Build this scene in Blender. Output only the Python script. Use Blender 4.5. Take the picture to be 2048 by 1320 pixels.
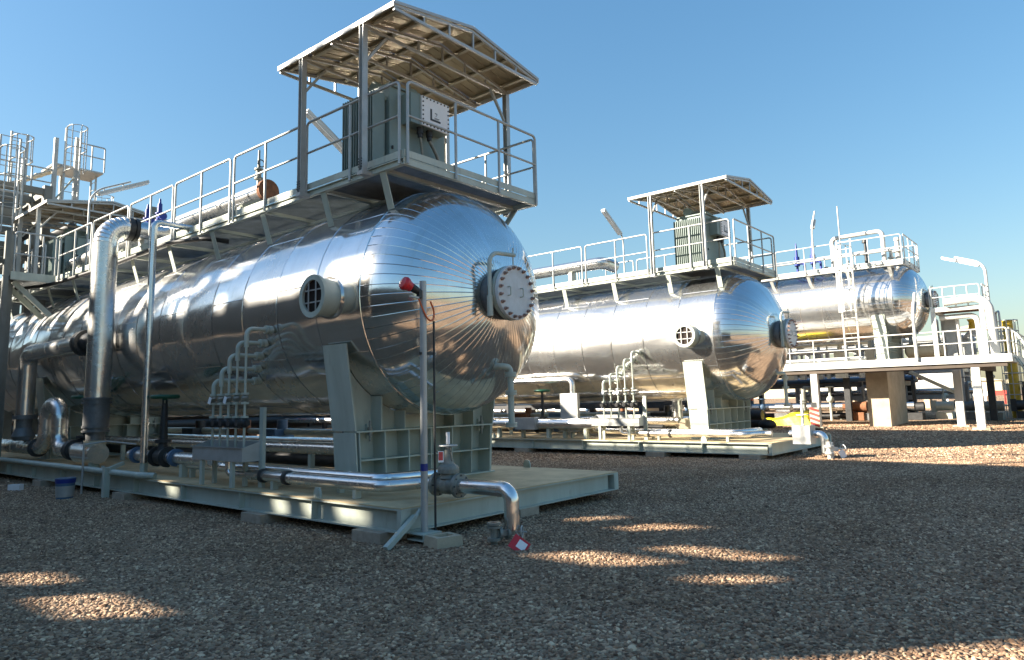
import bpy, math, random
from math import sin, cos, pi, radians, sqrt, atan2
from mathutils import Vector, Matrix
random.seed(7)
for _o in list(bpy.data.objects):
    bpy.data.objects.remove(_o)
SC = bpy.context.scene
COL = SC.collection

# ------------------------------------------------------------------ camera
cam_data = bpy.data.cameras.new('camera')
cam = bpy.data.objects.new('camera', cam_data)
COL.objects.link(cam)
yaw, pitch, roll = radians(39.78359), radians(7.63866), radians(1.35917)
F = Vector((cos(pitch)*cos(yaw), cos(pitch)*sin(yaw), sin(pitch)))
R0 = Vector((sin(yaw), -cos(yaw), 0.0))
D0 = -R0.cross(F)
RT = cos(roll)*R0 + sin(roll)*D0
DN = -sin(roll)*R0 + cos(roll)*D0
UP = -DN
cam.matrix_world = Matrix(((RT.x, UP.x, -F.x, 0.0), (RT.y, UP.y, -F.y, 0.0), (RT.z, UP.z, -F.z, 1.55), (0, 0, 0, 1)))
cam_data.sensor_width = 36.0
cam_data.sensor_fit = 'HORIZONTAL'
cam_data.lens = 36.0*1410.83/2048.0
cam_data.shift_y = -46.55/2048.0
cam_data.clip_start = 0.05
cam_data.clip_end = 4000.0
SC.camera = cam

# ------------------------------------------------------------------ sky and sun
SUN_TO = Vector((-1.0, 0.95, 0.65)).normalized()        # direction towards the sun
SUN_EL = math.asin(SUN_TO.z)
SUN_AZ = atan2(SUN_TO.x, SUN_TO.y)
W = bpy.data.worlds.new('World')
SC.world = W
W.use_nodes = True
nt = W.node_tree
bg = nt.nodes['Background']
sky = nt.nodes.new('ShaderNodeTexSky')
sky.sky_type = 'NISHITA'
sky.sun_disc = False
sky.sun_elevation = SUN_EL
sky.sun_rotation = SUN_AZ
sky.air_density = 1.6
sky.dust_density = 1.0
sky.ozone_density = 6.0
hs = nt.nodes.new('ShaderNodeHueSaturation')
hs.inputs['Saturation'].default_value = 1.26
gm = nt.nodes.new('ShaderNodeGamma')
gm.inputs['Gamma'].default_value = 0.75
nt.links.new(sky.outputs[0], gm.inputs['Color'])
nt.links.new(gm.outputs[0], hs.inputs['Color'])
nt.links.new(hs.outputs[0], bg.inputs[0])
bg.inputs[1].default_value = 0.067
sun_d = bpy.data.lights.new('sun', 'SUN')
sun_d.energy = 5.0
sun_d.angle = radians(0.53)
sun_d.color = (1.0, 0.90, 0.75)
sun = bpy.data.objects.new('sun', sun_d)
COL.objects.link(sun)
sun.rotation_euler = (-SUN_TO).to_track_quat('-Z', 'Y').to_euler()
VS = SC.view_settings
VS.view_transform = 'Standard'
VS.look = 'None'
VS.gamma = 1.0
VS.use_curve_mapping = False
VS.exposure = 2.08

# ------------------------------------------------------------------ materials
def mat(name, col, rough=0.5, metal=0.0, var=0.12, vscale=6.0, bump=0.0, bscale=20.0, streak=False, spec=0.5, wear=0.0, wcol=(0.10, 0.045, 0.02)):
    m = bpy.data.materials.new(name)
    m.use_nodes = True
    n, l = m.node_tree.nodes, m.node_tree.links
    p = n['Principled BSDF']
    p.inputs['Metallic'].default_value = metal
    p.inputs['Roughness'].default_value = rough
    p.inputs['Specular IOR Level'].default_value = spec
    g = n.new('ShaderNodeNewGeometry')
    nz = n.new('ShaderNodeTexNoise')
    nz.inputs['Scale'].default_value = vscale
    nz.inputs['Detail'].default_value = 6.0
    nz.inputs['Roughness'].default_value = 0.65
    if streak:
        mp = n.new('ShaderNodeMapping')
        mp.inputs['Scale'].default_value = (1.0, 1.0, 0.18)
        l.new(g.outputs['Position'], mp.inputs['Vector'])
        l.new(mp.outputs[0], nz.inputs['Vector'])
    else:
        l.new(g.outputs['Position'], nz.inputs['Vector'])
    cr = n.new('ShaderNodeValToRGB')
    cr.color_ramp.elements[0].position = 0.3
    cr.color_ramp.elements[1].position = 0.7
    a = [max(0.0, c*(1-var)) for c in col]
    b = [min(1.0, c*(1+var)) for c in col]
    cr.color_ramp.elements[0].color = (a[0], a[1]*0.985, a[2]*0.96, 1)
    cr.color_ramp.elements[1].color = (*b, 1)
    l.new(nz.outputs['Fac'], cr.inputs[0])
    if wear:
        wn = n.new('ShaderNodeTexNoise'); wn.inputs['Scale'].default_value = 5.0; wn.inputs['Detail'].default_value = 9.0; wn.inputs['Roughness'].default_value = 0.75
        wm = n.new('ShaderNodeMapping'); wm.inputs['Scale'].default_value = (1, 1, 0.3)
        l.new(g.outputs['Position'], wm.inputs['Vector']); l.new(wm.outputs[0], wn.inputs['Vector'])
        wr = n.new('ShaderNodeMapRange'); wr.inputs['From Min'].default_value = 0.58; wr.inputs['From Max'].default_value = 0.74; wr.inputs['To Max'].default_value = wear
        l.new(wn.outputs['Fac'], wr.inputs['Value'])
        wx = n.new('ShaderNodeMix'); wx.data_type = 'RGBA'
        wx.inputs[7].default_value = (*wcol, 1)
        l.new(wr.outputs[0], wx.inputs[0]); l.new(cr.outputs[0], wx.inputs[6]); l.new(wx.outputs[2], p.inputs['Base Color'])
    else:
        l.new(cr.outputs[0], p.inputs['Base Color'])
    mr = n.new('ShaderNodeMapRange')
    mr.inputs['To Min'].default_value = max(0.02, rough-0.08)
    mr.inputs['To Max'].default_value = min(1.0, rough+0.1)
    l.new(nz.outputs['Fac'], mr.inputs['Value'])
    l.new(mr.outputs[0], p.inputs['Roughness'])
    if bump:
        n2 = n.new('ShaderNodeTexNoise')
        n2.inputs['Scale'].default_value = bscale
        n2.inputs['Detail'].default_value = 4.0
        l.new(g.outputs['Position'], n2.inputs['Vector'])
        bp = n.new('ShaderNodeBump')
        bp.inputs['Strength'].default_value = 1.0
        bp.inputs['Distance'].default_value = bump
        l.new(n2.outputs['Fac'], bp.inputs['Height'])
        l.new(bp.outputs[0], p.inputs['Normal'])
    return m

def alu(name, rough, dent, dscale, stretch, micro=0.0006, haze=0.2, hrough=0.45):
    """polished insulation cladding: soft dents along the sheet, fine rolling streaks, dull smears"""
    m = bpy.data.materials.new(name)
    m.use_nodes = True
    n, l = m.node_tree.nodes, m.node_tree.links
    p = n['Principled BSDF']
    p.inputs['Metallic'].default_value = 1.0
    g = n.new('ShaderNodeNewGeometry')
    oi = n.new('ShaderNodeObjectInfo')
    mp = n.new('ShaderNodeMapping')
    mp.inputs['Scale'].default_value = stretch
    l.new(g.outputs['Position'], mp.inputs['Vector'])
    n1 = n.new('ShaderNodeTexNoise')
    n1.inputs['Scale'].default_value = dscale
    n1.inputs['Detail'].default_value = 2.0
    n1.inputs['Distortion'].default_value = 0.4
    l.new(mp.outputs[0], n1.inputs['Vector'])
    b1 = n.new('ShaderNodeBump')
    b1.inputs['Distance'].default_value = dent
    l.new(n1.outputs['Fac'], b1.inputs['Height'])
    mp2 = n.new('ShaderNodeMapping')
    mp2.inputs['Scale'].default_value = (60.0, 3.0, 60.0) if stretch[1] < 1 else (14.0, 14.0, 14.0)
    l.new(g.outputs['Position'], mp2.inputs['Vector'])
    n2 = n.new('ShaderNodeTexNoise')
    n2.inputs['Scale'].default_value = 1.0
    n2.inputs['Detail'].default_value = 5.0
    l.new(mp2.outputs[0], n2.inputs['Vector'])
    b2 = n.new('ShaderNodeBump')
    b2.inputs['Distance'].default_value = micro
    l.new(n2.outputs['Fac'], b2.inputs['Height'])
    l.new(b1.outputs[0], b2.inputs['Normal'])
    l.new(b2.outputs[0], p.inputs['Normal'])
    n3 = n.new('ShaderNodeTexNoise')
    n3.inputs['Scale'].default_value = 1.7
    n3.inputs['Detail'].default_value = 8.0
    n3.inputs['Roughness'].default_value = 0.7
    l.new(g.outputs['Position'], n3.inputs['Vector'])
    ad = n.new('ShaderNodeMath'); ad.operation = 'MULTIPLY_ADD'
    l.new(oi.outputs['Random'], ad.inputs[0])
    ad.inputs[1].default_value = 0.35
    l.new(n3.outputs['Fac'], ad.inputs[2])
    mr = n.new('ShaderNodeMapRange')
    mr.inputs['From Min'].default_value = 0.35
    mr.inputs['From Max'].default_value = 1.0
    mr.inputs['To Min'].default_value = rough*0.75
    mr.inputs['To Max'].default_value = rough*1.5
    l.new(ad.outputs[0], mr.inputs['Value'])
    l.new(mr.outputs[0], p.inputs['Roughness'])
    # a thin dull film over the polish: a second, wider lobe
    p2 = n.new('ShaderNodeBsdfPrincipled')
    p2.inputs['Metallic'].default_value = 1.0
    p2.inputs['Roughness'].default_value = hrough
    l.new(b2.outputs[0], p2.inputs['Normal'])
    ms = n.new('ShaderNodeMixShader')
    mh = n.new('ShaderNodeMapRange')
    mh.inputs['From Min'].default_value = 0.3; mh.inputs['From Max'].default_value = 0.9
    mh.inputs['To Min'].default_value = haze*0.6; mh.inputs['To Max'].default_value = haze*1.5
    l.new(ad.outputs[0], mh.inputs['Value'])
    l.new(mh.outputs[0], ms.inputs[0]); l.new(p.outputs[0], ms.inputs[1]); l.new(p2.outputs[0], ms.inputs[2])
    l.new(ms.outputs[0], n['Material Output'].inputs['Surface'])
    cr = n.new('ShaderNodeValToRGB')
    cr.color_ramp.elements[0].position = 0.35
    cr.color_ramp.elements[1].position = 0.95
    cr.color_ramp.elements[0].color = (0.80, 0.80, 0.80, 1)
    cr.color_ramp.elements[1].color = (0.68, 0.67, 0.65, 1)
    l.new(ad.outputs[0], cr.inputs[0])
    sm_ = n.new('ShaderNodeMapping'); sm_.inputs['Scale'].default_value = (0.7, 9.0, 0.7)
    l.new(g.outputs['Position'], sm_.inputs['Vector'])
    sn = n.new('ShaderNodeTexNoise'); sn.inputs['Scale'].default_value = 1.0; sn.inputs['Detail'].default_value = 7.0; sn.inputs['Roughness'].default_value = 0.7
    l.new(sm_.outputs[0], sn.inputs['Vector'])
    sr = n.new('ShaderNodeMapRange'); sr.inputs['From Min'].default_value = 0.52; sr.inputs['From Max'].default_value = 0.8; sr.inputs['To Max'].default_value = 0.45
    l.new(sn.outputs['Fac'], sr.inputs['Value'])
    sx = n.new('ShaderNodeMix'); sx.data_type = 'RGBA'; sx.inputs[7].default_value = (0.50, 0.45, 0.37, 1)
    l.new(sr.outputs[0], sx.inputs[0]); l.new(cr.outputs[0], sx.inputs[6])
    l.new(sx.outputs[2], p.inputs['Base Color'])
    l.new(sx.outputs[2], p2.inputs['Base Color'])
    return m

M = {}
M['clad'] = alu('aluminium_cladding', 0.12, 0.036, 1.1, (1.0, 0.45, 1.0), 0.0003)
M['head'] = alu('aluminium_head', 0.12, 0.006, 1.3, (1.0, 1.0, 1.0), 0.0003, 0.05)
M['jacket'] = alu('pipe_jacketing', 0.20, 0.006, 4.0, (1.0, 1.0, 1.0))
M['paint'] = mat('grey_green_paint', (0.42, 0.455, 0.40), 0.42, 0, 0.14, 3.0, 0.0006, 60, True, wear=0.45)
M['deck'] = mat('dusty_deck', (0.50, 0.385, 0.225), 0.8, 0, 0.25, 2.0, 0.001, 90, wear=0.6, wcol=(0.16, 0.14, 0.11))
M['shadepaint'] = mat('shade_grey_paint', (0.16, 0.165, 0.15), 0.6, 0, 0.2, 2.0, wear=0.5)  # grey paint darkened for the shade on the left steelwork, plus rust wear
M['midgrey'] = mat('mid_grey_metal', (0.15, 0.155, 0.16), 0.45, 0.3, 0.2, 8.0)
M['galv'] = mat('galvanised_steel', (0.40, 0.41, 0.405), 0.42, 0.3, 0.12, 5.0, wear=0.3, wcol=(0.2, 0.17, 0.13))
M['white'] = mat('white_paint', (0.52, 0.52, 0.495), 0.45, 0, 0.09, 4.0, 0, 1, True, wear=0.35, wcol=(0.30, 0.22, 0.13))
M['sheet'] = mat('roof_sheet', (0.36, 0.295, 0.19), 0.42, 0.5, 0.18, 3.0, 0.004, 4.0)
M['dark'] = mat('dark_steel', (0.035, 0.036, 0.038), 0.5, 0.2, 0.3, 9.0)
M['black'] = mat('black_rubber', (0.015, 0.015, 0.016), 0.55)
M['void'] = mat('nozzle_inside', (0.05, 0.035, 0.03), 0.8)
M['grate'] = mat('grating_steel', (0.20, 0.22, 0.23), 0.6, 0.3, 0.2)
M['rust'] = mat('rusty_steel', (0.20, 0.085, 0.04), 0.85, 0, 0.4, 14, 0.002, 60)
M['bolt'] = mat('weathered_bolt', (0.36, 0.24, 0.20), 0.6, 0.4, 0.4, 30)
M['red'] = mat('red_plastic', (0.55, 0.02, 0.03), 0.35)
M['redpaint'] = mat('red_paint', (0.42, 0.05, 0.035), 0.5)
M['orange'] = mat('orange_cable', (0.6, 0.12, 0.03), 0.5)
M['blue'] = mat('blue_paint', (0.012, 0.03, 0.22), 0.4)
M['bluegrey'] = mat('blue_grey_paint', (0.07, 0.13, 0.22), 0.5)
M['green'] = mat('green_handwheel', (0.01, 0.085, 0.045), 0.45)
M['xfmr'] = mat('transformer_green', (0.19, 0.245, 0.23), 0.4, 0, 0.08, 3.0)
M['valve'] = mat('cast_valve', (0.22, 0.225, 0.20), 0.5, 0.2, 0.25, 18)
M['concrete'] = mat('concrete', (0.44, 0.37, 0.27), 0.9, 0, 0.18, 2.5, 0.004, 30)
M['block'] = mat('concrete_block', (0.36, 0.30, 0.235), 0.95, 0, 0.2, 12, 0.004, 60)
M['yellow'] = mat('yellow_plastic', (0.75, 0.62, 0.01), 0.45, 0, 0.12, 6, 0.01, 6)
M['yellowpaint'] = mat('yellow_paint', (0.50, 0.33, 0.02), 0.45)
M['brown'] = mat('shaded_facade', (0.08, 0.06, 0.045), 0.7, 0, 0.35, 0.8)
M['tagwhite'] = mat('white_card', (0.80, 0.80, 0.82), 0.5, 0, 0.04)
M['lightgrey'] = mat('light_grey_paint', (0.58, 0.60, 0.62), 0.45)
M['tan'] = mat('tan_paint', (0.42, 0.38, 0.28), 0.6)

# ------------------------------------------------------------------ mesh helper
class MB:
    def __init__(s):
        s.v, s.f, s.sm, s.nr = [], [], [], {}
    def add(s, vs, fs, smooth=False):
        o = len(s.v)
        s.v += [tuple(x) for x in vs]
        for f in fs:
            s.f.append([i+o for i in f]); s.sm.append(smooth)
        return o
    def box(s, x0, x1, y0, y1, z0, z1):
        vs = [(x, y, z) for x in (x0, x1) for y in (y0, y1) for z in (z0, z1)]
        s.add(vs, [(0, 1, 3, 2), (4, 6, 7, 5), (0, 4, 5, 1), (2, 3, 7, 6), (0, 2, 6, 4), (1, 5, 7, 3)])
        return s
    def cbox(s, c, d):
        return s.box(c[0]-d[0]/2, c[0]+d[0]/2, c[1]-d[1]/2, c[1]+d[1]/2, c[2]-d[2]/2, c[2]+d[2]/2)
    def bar(s, p, q, w, h, up=(0, 0, 1)):
        p, q = Vector(p), Vector(q)
        d = (q-p).normalized()
        a = d.cross(Vector(up))
        if a.length < 1e-4: a = d.cross(Vector((1, 0, 0)))
        a.normalize(); b = a.cross(d)
        vs = [e + a*(i*w/2) + b*(j*h/2) for e in (p, q) for i, j in ((-1, -1), (1, -1), (1, 1), (-1, 1))]
        s.add(vs, [(0, 1, 2, 3), (7, 6, 5, 4), (0, 4, 5, 1), (1, 5, 6, 2), (2, 6, 7, 3), (3, 7, 4, 0)])
        return s
    def tube(s, pts, r, n=10, fil=0.0, fs=6, caps=True, smooth=True):
        P = [Vector(p) for p in pts]
        if fil > 0 and len(P) > 2:
            Q = [P[0]]
            for i in range(1, len(P)-1):
                a, b, c = P[i-1], P[i], P[i+1]
                u, v = (a-b), (c-b)
                k = min(fil, u.length*0.49, v.length*0.49)
                u.normalize(); v.normalize()
                if (u+v).length < 1e-4:
                    Q.append(b); continue
                ang = u.angle(v)
                t = k
                rr = t*math.tan(ang/2)
                bis = (u+v).normalized()
                cen = b + bis*(rr/math.sin(ang/2))
                s0, s1 = b+u*t-cen, b+v*t-cen
                tot = s0.angle(s1)
                for j in range(fs+1):
                    w = j/fs
                    d = (s0*math.sin((1-w)*tot) + s1*math.sin(w*tot))/math.sin(tot) if tot > 1e-4 else s0
                    Q.append(cen+d)
            Q.append(P[-1]); P = Q
        T = []
        for i in range(len(P)):
            if i == 0: t = P[1]-P[0]
            elif i == len(P)-1: t = P[-1]-P[-2]
            else: t = (P[i+1]-P[i]).normalized()+(P[i]-P[i-1]).normalized()
            T.append(t.normalized())
        ref = Vector((0, 0, 1)) if abs(T[0].z) < 0.9 else Vector((1, 0, 0))
        a = T[0].cross(ref).normalized()
        vs = []
        for i, p in enumerate(P):
            a = (a - T[i]*a.dot(T[i])).normalized()
            b = T[i].cross(a)
            rr = r[i] if isinstance(r, (list, tuple)) else r
            k = 1.0
            if 0 < i < len(P)-1:
                ca = T[i].dot((P[i+1]-P[i]).normalized()); k = 1.0
            for j in range(n):
                th = 2*pi*j/n
                vs.append(p + a*(cos(th)*rr*k) + b*(sin(th)*rr*k))
        fs_ = []
        for i in range(len(P)-1):
            for j in range(n):
                j2 = (j+1) % n
                fs_.append((i*n+j, i*n+j2, (i+1)*n+j2, (i+1)*n+j))
        s.add(vs, fs_, smooth)
        if caps:
            s.add(vs[:n], [tuple(reversed(range(n)))]); s.add(vs[-n:], [tuple(range(n))])
        return s
    def cyl(s, p, q, r, n=16, r2=None, smooth=True):
        return s.tube([p, q], [r, r if r2 is None else r2], n, smooth=smooth)
    def lathe(s, o, ax, prof, n=24, caps=True):
        """prof: list of (distance along axis, radius); each span is its own band"""
        o, ax = Vector(o), Vector(ax).normalized()
        ref = Vector((0, 0, 1)) if abs(ax.z) < 0.9 else Vector((1, 0, 0))
        a = ax.cross(ref).normalized(); b = ax.cross(a)
        for (d0, r0), (d1, r1) in zip(prof[:-1], prof[1:]):
            vs = [o+ax*d+(a*cos(2*pi*j/n)+b*sin(2*pi*j/n))*r for d, r in ((d0, r0), (d1, r1)) for j in range(n)]
            s.add(vs, [(j, (j+1) % n, n+(j+1) % n, n+j) for j in range(n)], abs(d1-d0) > 1e-5)
        for (d, r), rv in ((prof[0], True), (prof[-1], False)) if caps else ():
            if r > 1e-4:
                vs = [o+ax*d+(a*cos(2*pi*j/n)+b*sin(2*pi*j/n))*r for j in range(n)]
                s.add(vs, [tuple(range(n))])
        return s
    def prism(s, poly, axis, t0, t1):
        """extrude a polygon (2D list) along axis x / y / z"""
        def m(u, v, t): return (t, u, v) if axis == 'x' else (u, t, v) if axis == 'y' else (u, v, t)
        n = len(poly)
        vs = [m(u, v, t) for t in (t0, t1) for u, v in poly]
        s.add(vs, [tuple(range(n)), tuple(reversed(range(n, 2*n)))] + [(i, (i+1) % n, n+(i+1) % n, n+i) for i in range(n)])
        return s
    def torus(s, c, ax, R, r, n=24, m=6):
        c, ax = Vector(c), Vector(ax).normalized()
        ref = Vector((0, 0, 1)) if abs(ax.z) < 0.9 else Vector((1, 0, 0))
        a = ax.cross(ref).normalized(); b = ax.cross(a)
        pts = []
        for i in range(n):
            d = a*cos(2*pi*i/n)+b*sin(2*pi*i/n)
            for j in range(m):
                pts.append(c+d*(R+r*cos(2*pi*j/m))+ax*(r*sin(2*pi*j/m)))
        s.add(pts, [(i*m+j, ((i+1) % n)*m+j, ((i+1) % n)*m+(j+1) % m, i*m+(j+1) % m) for i in range(n) for j in range(m)], True)
        return s
    def sphere(s, c, r, n=12, m=8, sc=(1, 1, 1)):
        vs = [(c[0]+sc[0]*r*sin(pi*i/m)*cos(2*pi*j/n), c[1]+sc[1]*r*sin(pi*i/m)*sin(2*pi*j/n), c[2]+sc[2]*r*cos(pi*i/m)) for i in range(m+1) for j in range(n)]
        s.add(vs, [(i*n+j, i*n+(j+1) % n, (i+1)*n+(j+1) % n, (i+1)*n+j) for i in range(m) for j in range(n)], True)
        return s
    def ibeam(s, p, q, h, b, tw=0.012, tf=0.018):
        """axis aligned I section, p and q at mid height; web upright"""
        p, q = Vector(p), Vector(q)
        for dz in (h/2-tf/2, -h/2+tf/2):
            s.bar(p+Vector((0, 0, dz)), q+Vector((0, 0, dz)), b, tf)
        s.bar(p, q, tw, h-2*tf-0.001)
        return s

def mesh_of(name, mb, m, origin=(0, 0, 0), normals=None):
    me = bpy.data.meshes.new(name)
    o = Vector(origin)
    me.from_pydata([Vector(v)-o for v in mb.v], [], mb.f)
    me.polygons.foreach_set('use_smooth', mb.sm)
    me.materials.append(m)
    me.update()
    if normals is not None:
        me.normals_split_custom_set_from_vertices(normals)
    else:
        me.validate()
    return me

ORG = {}
def top(name, label, cat, loc=(0, 0, 0), group=None, label2=None):
    o = bpy.data.objects.new(name, None)
    o.empty_display_size = 0.2
    COL.objects.link(o)
    o.location = loc
    o['label'] = label; o['category'] = cat
    if group: o['group'] = group
    ORG[o.name] = Vector(loc)
    if label2 is not None: UNIT.append((o, label2))
    return o
def part(name, mb, m, parent, label=None, stuff=False):
    org = ORG[parent.name]
    me = mesh_of(name, mb, m if not isinstance(m, str) else M[m], org)
    o = bpy.data.objects.new(name, me)
    COL.objects.link(o)
    o.parent = parent
    ORG[o.name] = org
    if label: o['label'] = label
    if stuff: o['kind'] = 'stuff'
    return o
def single(name, mb, m, label, cat, loc=(0, 0, 0), group=None, label2=None):
    me = mesh_of(name, mb, M[m] if isinstance(m, str) else m, loc)
    o = bpy.data.objects.new(name, me)
    COL.objects.link(o)
    o.location = loc
    ORG[o.name] = Vector(loc)
    o['label'] = label; o['category'] = cat
    if group: o['group'] = group
    if label2 is not None: UNIT.append((o, label2))
    return o
def inst(name, me, parent, loc, rot=(0, 0, 0)):
    o = bpy.data.objects.new(name, me)
    COL.objects.link(o)
    o.parent = parent
    o.location = Vector(loc)-ORG[parent.name] if parent else loc
    o.rotation_euler = rot
    return o
KIDS = None
def copy_tree(o, parent=None, skip=()):
    c = o.copy()
    COL.objects.link(c)
    if parent: c.parent = parent
    for ch in KIDS.get(o.name, ()):
        if ch.name.split('.')[0] in skip: continue
        copy_tree(ch, c, skip)
    return c
UNIT = []        # things of the nearest unit that the second unit repeats, with the second one's label
# ------------------------------------------------------------------ ground
def gz(x):
    t = max(0.0, min(x, 60.0)-9.0)/21.0
    return 0.28*t**1.3
def ground_material():
    m = bpy.data.materials.new('gravel_ground')
    m.use_nodes = True
    n, l = m.node_tree.nodes, m.node_tree.links
    p = n['Principled BSDF']
    p.inputs['Roughness'].default_value = 0.95
    p.inputs['Specular IOR Level'].default_value = 0.2
    g = n.new('ShaderNodeNewGeometry')
    vo = n.new('ShaderNodeTexVoronoi')
    vo.inputs['Scale'].default_value = 27.0
    l.new(g.outputs['Position'], vo.inputs['Vector'])
    cr = n.new('ShaderNodeValToRGB')
    e = cr.color_ramp.elements
    e[0].color = (0.117, 0.077, 0.052, 1); e[1].color = (0.595, 0.432, 0.293, 1)
    e.new(0.35).color = (0.234, 0.159, 0.105, 1)
    e.new(0.7).color = (0.352, 0.240, 0.156, 1)
    sp = n.new('ShaderNodeSeparateColor')
    l.new(vo.outputs['Color'], sp.inputs[0])
    l.new(sp.outputs[0], cr.inputs[0])
    nz = n.new('ShaderNodeTexNoise'); nz.inputs['Scale'].default_value = 0.5; nz.inputs['Detail'].default_value = 6
    l.new(g.outputs['Position'], nz.inputs['Vector'])
    mx = n.new('ShaderNodeMix'); mx.data_type = 'RGBA'; mx.blend_type = 'MULTIPLY'
    mx.inputs[0].default_value = 0.5
    c2 = n.new('ShaderNodeValToRGB')
    c2.color_ramp.elements[0].position = 0.35; c2.color_ramp.elements[0].color = (0.75, 0.70, 0.64, 1)
    c2.color_ramp.elements[1].position = 0.65; c2.color_ramp.elements[1].color = (1, 1, 1, 1)
    l.new(nz.outputs['Fac'], c2.inputs[0])
    l.new(cr.outputs[0], mx.inputs[6]); l.new(c2.outputs[0], mx.inputs[7])
    l.new(mx.outputs[2], p.inputs['Base Color'])
    bp = n.new('ShaderNodeBump'); bp.inputs['Distance'].default_value = 0.03; bp.inputs['Strength'].default_value = 1.0; bp.invert = True
    l.new(vo.outputs['Distance'], bp.inputs['Height'])
    l.new(bp.outputs[0], p.inputs['Normal'])
    return m
M['ground'] = ground_material()
xs = [-600, -200, -60, -20] + [i*1.5-10 for i in range(0, 50)] + [75, 120, 300, 900]
ys = [-600, -200, -60, -20, 0, 20, 60, 200, 900]
mb = MB()
mb.add([(x, y, gz(x)) for x in xs for y in ys], [(i*len(ys)+j, (i+1)*len(ys)+j, (i+1)*len(ys)+j+1, i*len(ys)+j+1) for i in range(len(xs)-1) for j in range(len(ys)-1)], True)
o = bpy.data.objects.new('ground', mesh_of('ground', mb, M['ground'])); COL.objects.link(o); o['kind'] = 'structure'

def pebble_material():
    m = bpy.data.materials.new('pebble')
    m.use_nodes = True
    n, l = m.node_tree.nodes, m.node_tree.links
    p = n['Principled BSDF']
    p.inputs['Roughness'].default_value = 0.85
    p.inputs['Specular IOR Level'].default_value = 0.25
    a = n.new('ShaderNodeAttribute'); a.attribute_type = 'INSTANCER'; a.attribute_name = 'tint'
    cr = n.new('ShaderNodeValToRGB')
    e = cr.color_ramp.elements
    e[0].color = (0.138, 0.087, 0.059, 1); e[1].color = (0.751, 0.568, 0.383, 1)
    for q, c in ((0.2, (0.231, 0.146, 0.097)), (0.4, (0.361, 0.236, 0.149)), (0.6, (0.286, 0.210, 0.148)), (0.85, (0.471, 0.326, 0.210))):
        e.new(q).color = (*c, 1)
    l.new(a.outputs['Fac'], cr.inputs[0])
    g = n.new('ShaderNodeNewGeometry')
    nz = n.new('ShaderNodeTexNoise'); nz.inputs['Scale'].default_value = 0.55; nz.inputs['Detail'].default_value = 7; nz.inputs['Roughness'].default_value = 0.7
    l.new(g.outputs['Position'], nz.inputs['Vector'])
    c2 = n.new('ShaderNodeValToRGB')
    c2.color_ramp.elements[0].position = 0.34; c2.color_ramp.elements[0].color = (0.66, 0.60, 0.55, 1)
    c2.color_ramp.elements[1].position = 0.62; c2.color_ramp.elements[1].color = (1.0, 1.0, 1.0, 1)
    l.new(nz.outputs['Fac'], c2.inputs[0])
    mx = n.new('ShaderNodeMix'); mx.data_type = 'RGBA'; mx.blend_type = 'MULTIPLY'; mx.inputs[0].default_value = 1.0
    l.new(cr.outputs[0], mx.inputs[6]); l.new(c2.outputs[0], mx.inputs[7])
    l.new(mx.outputs[2], p.inputs['Base Color'])
    return m
M['pebble'] = pebble_material()

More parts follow.
